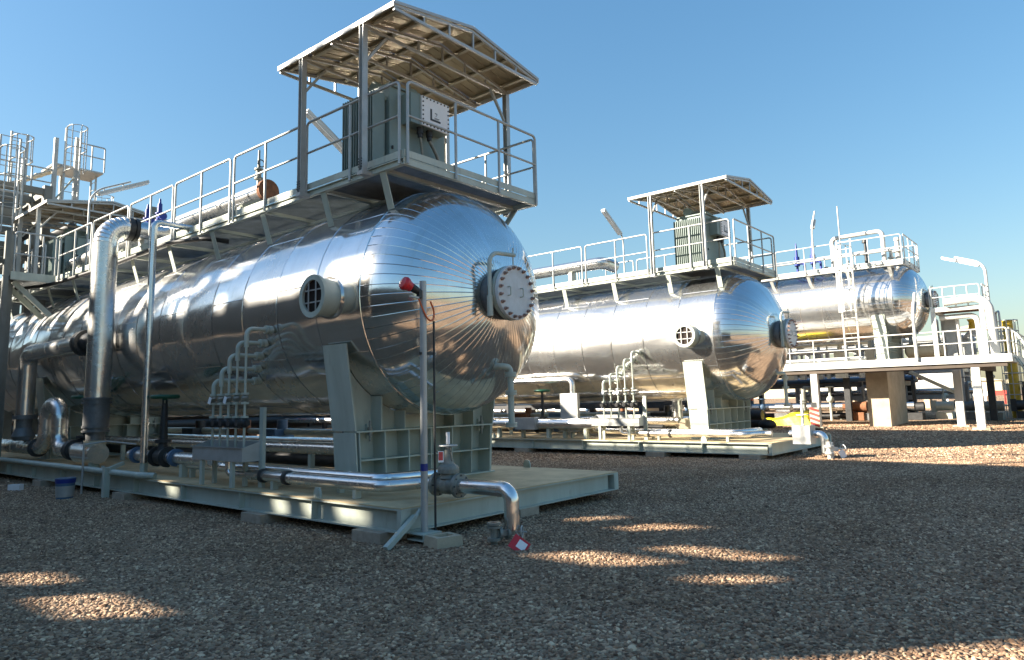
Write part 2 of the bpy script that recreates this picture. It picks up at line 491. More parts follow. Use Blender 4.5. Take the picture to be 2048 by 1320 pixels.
def gravel(name, r0, r1, density, size, bed=True):
    mb = MB()
    na, nr = 60, max(2, int((r1-r0)/0.45))
    vs = []
    for i in range(nr+1):
        r = r0+(r1-r0)*i/nr
        for j in range(na+1):
            t = yaw+radians(-39.5+79*j/na)
            x, y = r*cos(t), r*sin(t)
            vs.append((x, y, gz(x)+0.003+(0.012+0.006*(sin(x*2.1+y*0.7)+sin(y*2.7-x*1.3)+0.6*sin(x*5.3+y*4.1)))*(1 if r0 < 10 else 0)))
    mb.add(vs, [(i*(na+1)+j, (i+1)*(na+1)+j, (i+1)*(na+1)+j+1, i*(na+1)+j+1) for i in range(nr) for j in range(na)])
    ob = bpy.data.objects.new(name, mesh_of(name, mb, M['ground'])); COL.objects.link(ob); ob['kind'] = 'stuff'
    ng = bpy.data.node_groups.new(name+'_scatter', 'GeometryNodeTree')
    ng.interface.new_socket('Geometry', in_out='INPUT', socket_type='NodeSocketGeometry')
    ng.interface.new_socket('Geometry', in_out='OUTPUT', socket_type='NodeSocketGeometry')
    N, L = ng.nodes, ng.links
    gi, go = N.new('NodeGroupInput'), N.new('NodeGroupOutput')
    dp = N.new('GeometryNodeDistributePointsOnFaces')
    dp.inputs['Density'].default_value = density
    L.new(gi.outputs[0], dp.inputs['Mesh'])
    g2i = N.new('GeometryNodeGeometryToInstance')
    for k in range(4):
        ico = N.new('GeometryNodeMeshIcoSphere'); ico.inputs['Radius'].default_value = size; ico.inputs['Subdivisions'].default_value = 2
        sp = N.new('GeometryNodeSetPosition')
        nz = N.new('ShaderNodeTexNoise'); nz.noise_dimensions = '4D'; nz.inputs['W'].default_value = k*3.7; nz.inputs['Scale'].default_value = 0.9/size; nz.inputs['Detail'].default_value = 1.0
        sub = N.new('ShaderNodeVectorMath'); sub.operation = 'SUBTRACT'; sub.inputs[1].default_value = (0.5, 0.5, 0.5)
        ml = N.new('ShaderNodeVectorMath'); ml.operation = 'SCALE'; ml.inputs['Scale'].default_value = size*1.3
        L.new(nz.outputs['Color'], sub.inputs[0]); L.new(sub.outputs[0], ml.inputs[0])
        L.new(ico.outputs[0], sp.inputs['Geometry']); L.new(ml.outputs[0], sp.inputs['Offset'])
        ss = N.new('GeometryNodeSetShadeSmooth'); L.new(sp.outputs[0], ss.inputs[0])
        sm = N.new('GeometryNodeSetMaterial'); sm.inputs['Material'].default_value = M['pebble']
        L.new(ss.outputs[0], sm.inputs[0]); L.new(sm.outputs[0], g2i.inputs[0])
    def rnd(t, a, b, seed):
        r = N.new('FunctionNodeRandomValue'); r.data_type = t
        i0 = 0 if t == 'FLOAT_VECTOR' else 2 if t == 'FLOAT' else 4
        r.inputs[i0].default_value = a; r.inputs[i0+1].default_value = b
        r.inputs['Seed'].default_value = seed
        return r.outputs[{'FLOAT_VECTOR': 0, 'FLOAT': 1, 'INT': 2}[t]]
    ip = N.new('GeometryNodeInstanceOnPoints')
    L.new(dp.outputs['Points'], ip.inputs['Points']); L.new(g2i.outputs[0], ip.inputs['Instance'])
    ip.inputs['Pick Instance'].default_value = True
    L.new(rnd('INT', 0, 3, 1), ip.inputs['Instance Index'])
    L.new(rnd('FLOAT_VECTOR', (-0.5, -0.5, 0), (0.5, 0.5, 6.28), 2), ip.inputs['Rotation'])
    L.new(rnd('FLOAT_VECTOR', (0.6, 0.5, 0.35), (1.5, 1.25, 0.9), 3), ip.inputs['Scale'])
    st = N.new('GeometryNodeStoreNamedAttribute'); st.data_type = 'FLOAT'; st.domain = 'INSTANCE'
    st.inputs['Name'].default_value = 'tint'
    L.new(ip.outputs[0], st.inputs['Geometry']); L.new(rnd('FLOAT', 0.0, 1.0, 4), st.inputs['Value'])
    jn = N.new('GeometryNodeJoinGeometry')
    if bed: L.new(gi.outputs[0], jn.inputs[0])
    L.new(st.outputs[0], jn.inputs[0])
    L.new(jn.outputs[0], go.inputs[0])
    md = ob.modifiers.new('scatter', 'NODES'); md.node_group = ng
    return ob
gravel('gravel', 2.6, 18.0, 1000, 0.0148)
gravel('coarse_stones', 2.6, 14.0, 14, 0.026, False)
gravel('distant_gravel', 18.0, 34.0, 150, 0.026)

# ------------------------------------------------------------------ unit: vessel
XC, ZC, R, YS, HD = 7.58, 3.07, 1.69, 7.58, 1.16
NR, RW = 18, 1.0
def jacket(mb, path, r, n=16, fil=0.0, band=0.9, fs=8):
    mb.tube(path, r, n, fil, fs)
    for p, q in zip(path[:-1], path[1:]):
        p, q = Vector(p), Vector(q); d = q-p; ln = d.length
        k = 1
        while k*band < ln-0.05:
            c = p+d*(k*band/ln); u = d.normalized()*0.012
            mb.cyl(c-u, c+u, r+0.004, n); k += 1
    return mb
def norm_mesh(name, vs, ns, fs, m):
    me = bpy.data.meshes.new(name)
    me.from_pydata(vs, [], fs)
    me.polygons.foreach_set('use_smooth', [True]*len(fs))
    me.materials.append(m); me.update()
    me.normals_split_custom_set_from_vertices(ns)
    return me
def sheet_mesh(Rr, w, ang, nc):
    vs, ns, fs = [], [], []
    def strip(rows, cols, dr, ny=0.0):
        o = len(vs)
        for (y, e) in rows:
            for a in cols:
                r = Rr+dr+e
                vs.append((r*cos(a), y, r*sin(a)))
                v = Vector((cos(a), ny, sin(a))).normalized(); ns.append(v)
        k = len(cols)
        for i in range(len(rows)-1):
            for j in range(k-1):
                fs.append((o+i*k+j, o+(i+1)*k+j, o+(i+1)*k+j+1, o+i*k+j+1))
    b = 0.02/Rr
    cols = [ang*j/nc for j in range(nc+1)]
    strip([(0.03, 0), (w, 0)], cols, 0.0)
    strip([(0.0, 0.002), (0.012, 0.008)], cols, 0.0, -0.45)
    strip([(0.012, 0.008), (0.031, 0.0)], cols, 0.0, 0.4)
    # lap along the lower edge
    o = len(vs)
    for a, r, t in ((0, Rr+0.001, -1), (b*0.5, Rr+0.007, -1), (b*0.5, Rr+0.007, 1), (b, Rr+0.001, 1)):
        for y in (0.03, w):
            vs.append((r*cos(a), y, r*sin(a)))
            ns.append(Vector((cos(a)+0.35*t*-sin(a), 0, sin(a)+0.35*t*cos(a))).normalized())
    fs.append((o, o+1, o+3, o+2)); fs.append((o+4, o+5, o+7, o+6))
    return norm_mesh('cladding_sheet', vs, ns, fs, M['clad'])
NG = 72
def gore_mesh():
    vs, ns, fs = [], [], []
    h = pi/NG
    t1 = math.acos(0.31/R); nr = 12
    def strip(cols, lifts, tilt):
        o = len(vs)
        for i in range(nr+1):
            t = t1*i/nr
            r = R*cos(t)
            bw = min(h*1.2, 0.014/r)
            for q, lf in zip(cols, lifts):
                a = -h+bw*q if q <= 1 else h*(q-2)
                nn = Vector((cos(t)*cos(a)/R, -sin(t)/HD, cos(t)*sin(a)/R)).normalized()
                p = Vector((r*cos(a), -HD*sin(t), r*sin(a)))+nn*lf
                vs.append(p); ns.append((nn+Vector((-sin(a), 0, cos(a)))*tilt).normalized())
        k = len(cols)
        for i in range(nr):
            for j in range(k-1):
                fs.append((o+i*k+j, o+i*k+j+1, o+(i+1)*k+j+1, o+(i+1)*k+j))
    strip([1, 3], [0, 0], 0)
    strip([0, 0.5], [0.001, 0.003], -0.25)
    strip([0.5, 1], [0.003, 0.0], 0.32)
    # closing edge at the seam ring
    o = len(vs)
    for a in (-h, h):
        for e, y in ((0.0, 0.0), (-0.02, 0.0)):
            vs.append(((R+e)*cos(a), y, (R+e)*sin(a))); ns.append((0, 1, 0))
    fs.append((o, o+1, o+3, o+2))
    return norm_mesh('cladding_gore', vs, ns, fs, M['head'])
SHEET, GORE = sheet_mesh(R-0.004, RW, radians(72), 10), gore_mesh()
bm_ = MB().lathe((0, 0, 0), (0, -1, 0), [(0, 0.026), (0.03, 0.026), (0.03, 0.015), (0.06, 0.015)], 6)
BOLT = mesh_of('bolt', bm_, M['bolt'])

V = top('pressure_vessel', 'nearest large aluminium-clad pressure vessel lying on its grey-green saddles', 'pressure vessel', (XC, YS, 0.40), 'clad pressure vessels',
        'middle large aluminium-clad pressure vessel gleaming in full sun')
mb = MB().cyl((XC, YS-0.02, ZC), (XC, YS+NR*RW, ZC), R-0.03, 48)
part('shell', mb, 'dark', V)
for k in range(NR):
    for j in range(5):
        s_ = inst('cladding_sheet', SHEET, V, (XC, YS+k*RW, ZC), (radians(random.uniform(-0.05, 0.05)), radians(72*j+(36 if k % 2 else 0)+8), radians(random.uniform(-0.12, 0.12))))
for j in range(NG):
    inst('cladding_gore', GORE, V, (XC, YS, ZC), (0, 2*pi*j/NG, 0))
part('seam_band', MB().lathe((XC, YS-0.02, ZC), (0, 1, 0), [(0, R-0.002), (0.004, R+0.008), (0.035, R+0.008), (0.04, R-0.002)], 72), 'head', V)
XM = 7.49
part('manway_collar', MB().lathe((XM, 6.52, 3.05), (0, -1, 0), [(-0.1, 0.355), (0.13, 0.355), (0.13, 0.365), (0.145, 0.365), (0.145, 0.32), (0.20, 0.315), (0.205, 0.29)], 32), 'midgrey', V)
mw = part('manway_flange', MB().lathe((XM, 6.33, 3.05), (0, -1, 0), [(0, 0.29), (0.03, 0.29), (0.05, 0.385), (0.11, 0.385)], 36), 'paint', V)
part('gasket', MB().lathe((XM, 6.221, 3.05), (0, -1, 0), [(0, 0.365), (0.012, 0.365)], 36), 'dark', mw)
cv = part('manway_cover', MB().lathe((XM, 6.209, 3.05), (0, -1, 0), [(0, 0.385), (0.05, 0.385), (0.054, 0.378)], 36), 'lightgrey', V)
for sx in (-0.13, 0.14):
    part('handle', MB().tube([(XM+sx-0.05, 6.17, 3.11), (XM+sx-0.05, 6.10, 3.11), (XM+sx-0.05, 6.10, 2.99), (XM+sx-0.05, 6.17, 2.99)], 0.009, 6, 0.02), 'paint', cv)
for j in range(20):
    a = 2*pi*(j+0.5)/20
    inst('bolt', BOLT, V, (XM+0.345*cos(a), 6.158, 3.05+0.345*sin(a)))
mb = MB().tube([(7.08, 6.28, 2.72), (7.08, 6.28, 3.58), (7.57, 6.24, 3.60)], 0.030, 10, 0.16)
mb.cyl((7.08, 6.28, 2.70), (7.08, 6.28, 2.98), 0.042, 10)
mb.cyl((7.54, 6.24, 3.70), (7.54, 6.24, 3.45), 0.010, 6)
mb.torus((7.54, 6.24, 3.42), (0, 1, 0), 0.028, 0.008, 12, 5)
part('davit_arm', mb, 'paint', V)
# side vent with grille
vx, vy, vz = 5.60, 8.24, 3.05
part('vent_neck', MB().lathe((vx+0.05, vy, vz), (1, 0, 0), [(0, 0.265), (0.55, 0.27)], 32), 'paint', V)
part('vent_collar', MB().lathe((vx+0.27, vy, vz), (1, 0, 0), [(0, 0.275), (0.0, 0.30), (0.28, 0.31)], 32), 'head', V)
vf = part('vent_flange', MB().lathe((vx, vy, vz), (1, 0, 0), [(0.0, 0.225), (0.0, 0.300), (0.05, 0.300), (0.05, 0.262)], 36, False).lathe((vx, vy, vz), (1, 0, 0), [(0.0, 0.228), (0.04, 0.228)], 36, False), 'paint', V)
part('vent_inside', MB().lathe((vx+0.045, vy, vz), (1, 0, 0), [(0, 0.0), (0, 0.262)], 32), 'void', V)
for k in (-0.085, 0.085):
    q = sqrt(0.228**2-k*k)
    part('grille_bar', MB().bar((vx+0.008, vy+k, vz-q), (vx+0.008, vy+k, vz+q), 0.018, 0.012, (1, 0, 0)), 'galv', vf)
    part('grille_bar', MB().bar((vx+0.021, vy-q, vz+k), (vx+0.021, vy+q, vz+k), 0.018, 0.012, (1, 0, 0)), 'galv', vf)
def saddle(yc):
    zt, zm, zb = 2.36, 1.18, 0.404
    sd = part('saddle_web', MB().prism([(6.20, zb+0.02), (6.16, zm), (6.00, zt)] +
        [(XC-(R+0.004)*cos(t), ZC-(R+0.004)*sin(t)) for t in [math.asin((ZC-zt)/R)+(pi-2*math.asin((ZC-zt)/R))*i/20 for i in range(21)]] +
        [(2*XC-6.00, zt), (2*XC-6.16, zm), (2*XC-6.20, zb+0.02)], 'y', yc-0.012, yc+0.012), 'paint', V)
    part('base_plate', MB().box(6.16, 2*XC-6.16, yc-0.29, yc+0.29, zb, zb+0.02), 'paint', sd)
    for sg in (1, -1):
        fx = lambda x: XC+sg*(x-XC)
        part('saddle_flange', MB().bar((fx(6.22), yc, zb+0.021), (fx(6.165), yc, zm-0.012), 0.50, 0.024, (1, 0, 0)), 'paint', sd)
        part('saddle_flange', MB().bar((fx(6.165), yc, zm+0.012), (fx(5.985), yc, zt+0.04), 0.53, 0.024, (1, 0, 0)), 'paint', sd)
        for x in (6.62, 7.06):
            part('upper_rib', MB().prism([(fx(x), zm+0.012), (fx(x), ZC-sqrt((R+0.006)**2-(x-XC)**2)), (fx(x)+0.02, ZC-sqrt((R+0.006)**2-(fx(x)+0.02-XC)**2)), (fx(x)+0.02, zm+0.012)], 'y', yc-0.25, yc-0.0125), 'paint', sd)
        lug = part('lug', MB().bar((fx(6.42), yc-0.17, zm-0.10), (fx(6.42), yc-0.17, zm+0.10), 0.05, 0.03, (1, 0, 0)), 'paint', sd)
        part('lug_bolt', MB().cyl((fx(6.42), yc-0.245, zm-0.14), (fx(6.42), yc-0.245, zm+0.15), 0.018, 6).cyl((fx(6.42), yc-0.245, zm+0.012), (fx(6.42), yc-0.245, zm+0.06), 0.034, 6).cyl((fx(6.42), yc-0.245, zm-0.06), (fx(6.42), yc-0.245, zm-0.012), 0.034, 6), 'valve', sd)
    part('stiffener_plate', MB().box(6.17, 2*XC-6.17, yc-0.27, yc-0.0125, zm-0.011, zm+0.011), 'paint', sd)
    part('stiffener_plate', MB().box(6.24, 2*XC-6.24, yc-0.255, yc-0.0125, 0.775, 0.795), 'paint', sd)
    for i in range(7):
        u = i/6.0
        xb, xt = 6.26+u*(2*XC-2*6.26), 6.22+u*(2*XC-2*6.22)
        part('lower_rib', MB().bar((xb, yc-0.1405, zb+0.021), (xt, yc-0.1405, zm-0.0125), 0.256, 0.018, (1, 0, 0)), 'paint', sd)
saddle(8.24); saddle(20.4)
# head drain
dn = part('drain_nozzle', MB().tube([(7.58, 6.80, 2.05), (7.62, 6.54, 2.05), (7.76, 6.52, 2.03), (7.76, 6.52, 1.62)], 0.045, 10, 0.09), 'paint', V)
for z in (1.90, 1.64):
    part('flange', MB().lathe((7.76, 6.52, z), (0, 0, 1), [(0, 0.085), (0.03, 0.085), (0.03, 0.052), (0.036, 0.052), (0.036, 0.085), (0.066, 0.085)], 16), 'paint', dn)
part('lower_drain', MB().tube([(7.76, 6.52, 1.64), (7.76, 6.52, 1.22)], 0.045, 10).lathe((7.76, 6.52, 1.19), (0, 0, 1), [(0, 0.08), (0.028, 0.08), (0.028, 0.06), (0.034, 0.08), (0.065, 0.08)], 16), 'paint', dn)

# ------------------------------------------------------------------ unit: skid
S = top('equipment_skid', 'nearest grey-green steel skid frame with dusty deck on gravel', 'skid', (7.6, 6.1, 0.13), 'steel skids under the vessels',
        'middle grey-green steel skid frame under the sunlit vessel')
X0, X1, Y0, Y1 = 5.34, 9.86, 6.10, 27.0
part('deck_plate', MB().box(X0+0.004, X1-0.004, Y0+0.004, Y1, 0.392, 0.404), 'deck', S)
for x in (X0+0.1, X1-0.1):
    sb = part('side_beam', MB().ibeam((x, Y0+0.14, 0.26), (x, Y1, 0.26), 0.26, 0.19), 'paint', S)
    y = Y0+1.7
    while y < Y1-0.5:
        part('stiffener', MB().box(x-0.09, x-0.0065, y, y+0.014, 0.149, 0.371), 'paint', sb); y += 1.75
part('front_beam', MB().box(X0+0.002, X1-0.19, Y0+0.07, Y0+0.082, 0.148, 0.372).box(X0+0.002, X1-0.12, Y0, Y0+0.136, 0.13, 0.147).box(X0+0.002, X1-0.12, Y0, Y0+0.136, 0.373, 0.390), 'paint', S)
part('end_plate', MB().box(X1-0.118, X1, Y0-0.002, Y0+0.135, 0.13, 0.390).box(X0, X0+0.14, Y0+0.010, Y0+0.068, 0.148, 0.372), 'paint', S)
for x in (6.6, 7.6, 8.6):
    part('cross_beam', MB().ibeam((x, Y0+0.14, 0.26), (x, Y1, 0.26), 0.25, 0.12), 'paint', S)
for x, y in ((5.42, 7.78), (9.76, 7.87), (5.42, 14.6), (9.76, 14.6), (5.42, 21.0)):
    lg = MB().prism([(y-0.07, 0.405), (y+0.07, 0.405), (y+0.07, 0.47), (y+0.04, 0.53), (y-0.04, 0.53), (y-0.07, 0.47)], 'x', x-0.012, x+0.012)
    lg.lathe((x-0.02, y, 0.475), (1, 0, 0), [(0, 0.024), (0, 0.04), (0.04, 0.04), (0.04, 0.024)], 14)
    part('lifting_lug', lg, 'paint', S)
PADS = ['on the long side midway to the saddle', 'below the stepped risers', 'below the tall pipe', 'at the far front corner', 'on the hidden long side', 'at the near front corner', 'under the middle of the front beam']
for i, (x, y) in enumerate([(5.44, 9.05), (5.44, 13.4), (5.44, 17.6), (9.76, 7.0), (9.76, 10.5), (5.44, 6.6), (7.6, 6.35)]):
    single('support_pad', MB().box(x-0.2, x+0.2, y-0.25, y+0.25, 0.0, 0.128), 'block', 'concrete pad under the nearest skid '+PADS[i], 'pad', (x, y, 0), 'concrete pads under the nearest skid',
           ('concrete pad under the middle skid '+PADS[i], 'concrete pads under the middle skid'))

# ------------------------------------------------------------------ platforms
def rail_panel(parent, a, b, mids, z0, zt, zm, r=0.021, m='galv'):
    a, b = Vector((a[0], a[1], 0)), Vector((b[0], b[1], 0))
    U = lambda p, z: (p.x, p.y, z)
    mb = MB().tube([U(a, z0), U(a, zt), U(b, zt), U(b, z0)], r, 8, 0.07, 4)
    p = part('handrail', mb, m, parent)
    part('mid_rail', MB().tube([U(a, zm), U(b, zm)], r*0.85, 8), m, p)
    for t in mids:
        c = a.lerp(b, t)
        part('rail_post', MB().tube([U(c, z0), U(c, zt-0.015)], r, 8), m, p)
def platform(P, x0, x1, y0, y1, zb, panels_l, panels_r, panels_f, brackets, hr=1.0, m='paint', mr='galv', foot=None, joist=True):
    zg = zb+0.10
    for x in (x0+0.035, x1-0.035):
        part('side_beam', MB().box(x-0.035, x+0.035, y0+0.071, y1, zb, zb+0.014).box(x-0.035, x+0.035, y0+0.071, y1, zg-0.014, zg-0.001).box(x-0.006 if x < XC else x-0.006, x+0.006, y0+0.071, y1, zb+0.0145, zg-0.0145), m, P)
        xo = x-0.030 if x < (x0+x1)/2 else x+0.030
        part('toe_plate', MB().box(xo-0.004, xo+0.004, y0+0.02, y1, zg+0.012, zg+0.11), m, P)
    part('front_beam', MB().box(x0, x1, y0, y0+0.07, zb, zb+0.014).box(x0, x1, y0, y0+0.07, zg-0.014, zg-0.001).box(x0, x1, y0+0.004, y0+0.016, zb+0.0145, zg-0.0145), m, P)
    part('toe_plate', MB().box(x0+0.002, x1-0.002, y0+0.001, y0+0.009, zg+0.012, zg+0.11), m, P)
    gr = MB()
    y = y0+0.08
    while y < y1-0.02:
        gr.box(x0+0.075, x1-0.075, y, y+0.006, zg-0.03, zg); y += 0.042
    x = x0+0.12
    while x < x1-0.1:
        gr.box(x, x+0.008, y0+0.075, y1, zg-0.012, zg-0.004); x += 0.1
    part('grating', gr, 'grate', P, stuff=True)
    for y in brackets:
        part('cross_beam', MB().box(x0+0.072, x1-0.072, y-0.04, y+0.04, zb+0.002, zb+0.012).box(x0+0.072, x1-0.072, y-0.005, y+0.005, zb+0.0125, zg-0.032), m, P)
        if foot:
            for sg in (1, -1):
                c = (x0+x1)/2
                xa, xf = (x0+0.03, foot[0]) if sg == 1 else (x1-0.03, 2*XC-foot[0])
                part('bracket', MB().bar((xa, y, zb-0.003), (xf, y, foot[1]), 0.13, 0.014, (1, 0, 0)).bar((xa+0.008*sg, y, zb-0.003), (xf+0.008*sg, y, foot[1]+0.01), 0.012, 0.10, (0, 1, 0)), m, P)
    if joist:
        for x in (x0+(x1-x0)*0.33, x0+(x1-x0)*0.67):
            part('joist', MB().box(x-0.03, x+0.03, y0+1.4, y1, zb-0.05, zb-0.001), m, P)
    for (a, b, mids) in panels_l: rail_panel(P, (x0-0.022, a), (x0-0.022, b), mids, zb+0.01, zg+hr+0.1, zg+0.55*hr+0.05, m=mr)
    for (a, b, mids) in panels_r: rail_panel(P, (x1+0.022, a), (x1+0.022, b), mids, zb+0.01, zg+hr+0.1, zg+0.55*hr+0.05, m=mr)
    for (a, b, mids) in panels_f: rail_panel(P, (a, y0-0.022), (b, y0-0.022), mids, zb+0.01, zg+hr+0.1, zg+0.55*hr+0.05, m=mr)

PX0, PX1, PY0, PZ = 6.23, 9.20, 7.05, 4.81
PL = top('service_platform', 'long railed steel walkway on brackets above the nearest vessel', 'platform', (7.7, 7.05, PZ), 'walkways on top of the vessels',
         'long railed steel walkway on brackets above the middle sunlit vessel')
pan = [(7.12, 9.32, [0.5]), (9.50, 11.55, [0.5]), (11.68, 13.82, [0.5]), (13.92, 15.95, [0.5]), (16.05, 18.02, [0.5]), (18.12, 20.2, [0.5]), (21.3, 23.4, [0.5]), (23.5, 25.5, [0.5])]
platform(PL, PX0, PX1, PY0, 25.6, PZ, pan, pan, [(6.28, 9.15, [0.33, 0.67])], [7.53, 8.94, 10.67, 12.41, 14.15, 15.9, 17.6, 19.35, 21.1, 22.8, 24.5], foot=(6.415, 4.30))

# canopy over the transformer
def canopy(label, y0, label2):
    C = top('canopy', label, 'canopy', (7.7, y0, 4.8), 'gabled canopies over the transformers', label2)
    ex0, ex1, xr, ze, zr = 6.05, 9.32, 7.67, 7.05, 7.33
    y1 = y0+2.88
    for x in (6.08, 9.27):
        for y in (y0+0.70, y0+2.22):
            xo = x
            po = part('post', MB().box(xo-0.045, xo+0.045, y-0.045, y-0.037, 4.83, ze-0.03).box(xo-0.045, xo+0.045, y+0.037, y+0.045, 4.83, ze-0.03).box(xo-0.005, xo+0.005, y-0.0365, y+0.0365, 4.83, ze-0.03), 'galv', C)
            part('post_foot', MB().box(min(xo, 6.2 if x < 7 else xo)-0.055, xo+0.125 if x < 7 else xo+0.055, y-0.06, y+0.06, 4.77, 4.829) if x < 7 else MB().box(xo-0.08, xo+0.055, y-0.06, y+0.06, 4.77, 4.829), 'galv', po)
            for dz in (0.02, 0.06, 0.10, 0.14):
                part('foot_bolt', MB().cyl((xo-0.046, y-0.03, 4.86+dz), (xo-0.058, y-0.03, 4.86+dz), 0.010, 6).cyl((xo-0.046, y+0.03, 4.86+dz), (xo-0.058, y+0.03, 4.86+dz), 0.010, 6), 'dark', po)
            sg = 1 if x < 7 else -1
            part('knee_brace', MB().bar((xo+sg*0.05, y, ze-0.55), (xo+sg*0.42, y, ze-0.06), 0.045, 0.035), 'galv', po)
    def slope(x): return ze+(zr-ze)*(x-ex0)/(xr-ex0) if x <= xr else zr+(ze-zr)*(x-xr)/(ex1-xr)
    for y in (y0+0.02, y0+0.70, y0+1.46, y0+2.22, y1-0.02):
        t = MB().bar((ex0+0.02, y, ze-0.03), (ex1-0.02, y, ze-0.03), 0.035, 0.045)
        t.bar((ex0+0.02, y, ze+0.016), (xr, y, zr-0.008), 0.035, 0.04).bar((xr, y, zr-0.008), (ex1-0.02, y, ze+0.016), 0.035, 0.04)
        for u in (0.18, 0.34, 0.5, 0.66, 0.82):
            x = ex0+u*(ex1-ex0)
            t.bar((x, y, ze-0.007), (x, y, slope(x)-0.03), 0.025, 0.03, (1, 0, 0))
        part('truss', t, 'galv', C)
    for u in (0.12, 0.45, 0.8):
        for a, b in ((ex0, xr), (ex1, xr)):
            x = a+(b-a)*u; z = slope(x)+0.02
            part('purlin', MB().box(x-0.03, x+0.03, y0+0.045, y1-0.045, z-0.012, z+0.024), 'rust' if False else 'tan', C)
    n = 4
    for i in range(n):
        ya, yb = y0+(y1-y0)*i/n+0.003, y0+(y1-y0)*(i+1)/n
        for a, b in ((ex0, xr), (xr, ex1)):
            za, zb_ = slope(a)+0.05, slope(b)+0.05
            sh = MB()
            k = 8
            for q in range(k):
                u0, u1 = q/k, (q+1)/k
                # shallow corrugation: each rib is a step up
                e = 0.006 if q % 2 else 0.0
                yA, yB = ya+(yb-ya)*u0, ya+(yb-ya)*u1
                sh.add([(a, yA, za+e), (b, yA, zb_+e), (b, yB, zb_+e), (a, yB, za+e)], [(0, 1, 2, 3)])
                sh.add([(a, yB, za+e), (b, yB, zb_+e), (b, yB, zb_+0.006-e), (a, yB, za+0.006-e)], [(0, 1, 2, 3)])
            part('roof_sheet', sh, 'sheet', C)
    for x in (ex0, ex1):
        part('eave_trim', MB().box(x-0.012, x+0.012, y0-0.01, y1+0.01, ze-0.012, ze+0.062), 'white', C)
    for y in (y0-0.012, y1+0.012):
        part('verge_trim', MB().bar((ex0, y, ze+0.05), (xr, y, zr+0.05), 0.012, 0.045).bar((xr, y, zr+0.05), (ex1, y, ze+0.05), 0.012, 0.045), 'galv', C)
    return C
def transformer(label, y0, label2):
    T = top('transformer', label, 'transformer', (7.35, y0, 4.92), 'transformers under the canopies', label2)
    zb = 4.96
    part('tank', MB().box(6.78, 7.95, y0, y0+0.85, zb, 6.42).box(6.74, 7.99, y0-0.04, y0+0.89, 6.4205, 6.45), 'xfmr', T)
    part('base', MB().box(6.75, 7.98, y0-0.02, y0+0.1, 4.912, 4.9595).box(6.75, 7.98, y0+0.75, y0+0.87, 4.912, 4.9595), 'dark', T)
    for b in (0, 1):
        ya = y0+0.06+b*0.40
        rd = part('radiator', MB().box(6.74, 6.7795, ya, ya+0.36, zb+0.12, zb+0.18).box(6.74, 6.7795, ya, ya+0.36, 6.2, 6.26), 'xfmr', T)
        me = mesh_of('fin', MB().box(-0.23, -0.002, -0.008, 0.008, 0, 1.28), M['xfmr'])
        for i in range(7):
            inst('fin', me, rd, (6.74, ya+0.01+i*0.056, zb+0.05))
    tb = part('terminal_box', MB().box(7.02, 7.82, y0-0.22, y0-0.001, 5.86, 6.34), 'xfmr', T)
    cp = part('cover_plate', MB().box(7.22, 7.82, y0-0.2515, y0-0.2205, 5.86, 6.34), 'tagwhite', tb)
    nb = MB()
    for i in range(8):
        for z in (5.885, 6.315): nb.cyl((7.25+i*0.077, y0-0.264, z), (7.25+i*0.077, y0-0.252, z), 0.013, 6)
    for i in range(1, 6):
        for x in (7.245, 7.795): nb.cyl((x, y0-0.264, 5.885+i*0.0717), (x, y0-0.252, 5.885+i*0.0717), 0.013, 6)
    part('cover_bolts', nb, 'dark', tb)
    part('sign_mark', MB().box(7.40, 7.435, y0-0.2565, y0-0.252, 5.98, 6.17).box(7.4355, 7.62, y0-0.2565, y0-0.252, 5.98, 6.012), 'dark', tb)
    part('sign_text', MB().box(7.50, 7.55, y0-0.2545, y0-0.252, 6.115, 6.127).bar((7.548, y0-0.253, 6.112), (7.515, y0-0.253, 6.065), 0.003, 0.012, (0, 1, 0)).box(7.49, 7.60, y0-0.2545, y0-0.252, 6.04, 6.047).box(7.49, 7.58, y0-0.2545, y0-0.252, 6.025, 6.032), 'dark', tb)
    for x in (7.30, 7.50):
        part('cable_gland', MB().cyl((x, y0-0.12, 5.76), (x, y0-0.12, 5.8595), 0.055, 12).cyl((x, y0-0.12, 5.70), (x, y0-0.12, 5.7595), 0.04, 12), 'dark', tb)
    part('cable', MB().tube([(7.30, y0-0.12, 5.70), (7.36, y0-0.10, 5.55), (7.38, y0-0.08, 5.40), (7.37, y0-0.06, 4.95)], 0.022, 8, 0.1), 'valve', T)
    part('cable', MB().tube([(7.50, y0-0.12, 5.70), (7.60, y0-0.12, 5.58), (7.72, y0-0.10, 5.45), (7.72, y0-0.08, 4.95)], 0.028, 8, 0.1), 'valve', T)
    part('turret', MB().lathe((7.5, y0+0.35, 6.45), (0, 0, 1), [(0, 0.19), (0.16, 0.19), (0.16, 0.13), (0.22, 0.13)], 20), 'xfmr', T)
    part('bushing', MB().lathe((7.5, y0+0.35, 6.67), (0, 0, 1), [(0, 0.05), (0.04, 0.05), (0.04, 0.03), (0.1, 0.03)], 12), 'valve', T)
    part('conservator', MB().cyl((6.95, y0+0.6, 6.62), (7.8, y0+0.6, 6.62), 0.12, 16), 'xfmr', T)
    for x in (6.86, 7.87):
        part('lifting_eye', MB().torus((x, y0+0.06, 6.49), (1, 0, 0), 0.035, 0.010, 12, 5), 'xfmr', T)
    part('drain_bar', MB().bar((6.83, y0-0.012, 5.42), (6.83, y0-0.012, 5.47), 0.03, 0.02, (1, 0, 0)).cyl((7.3, y0-0.02, 5.2), (7.65, y0-0.02, 5.13), 0.012, 6), 'dark', T)
canopy('gabled sheet canopy on four posts at the near end of the nearest walkway', 7.05, 'gabled sheet canopy on four posts above the middle sunlit vessel')
canopy('shaded gabled canopy at the far end of the nearest walkway, behind the tall pipe', 20.9, None)
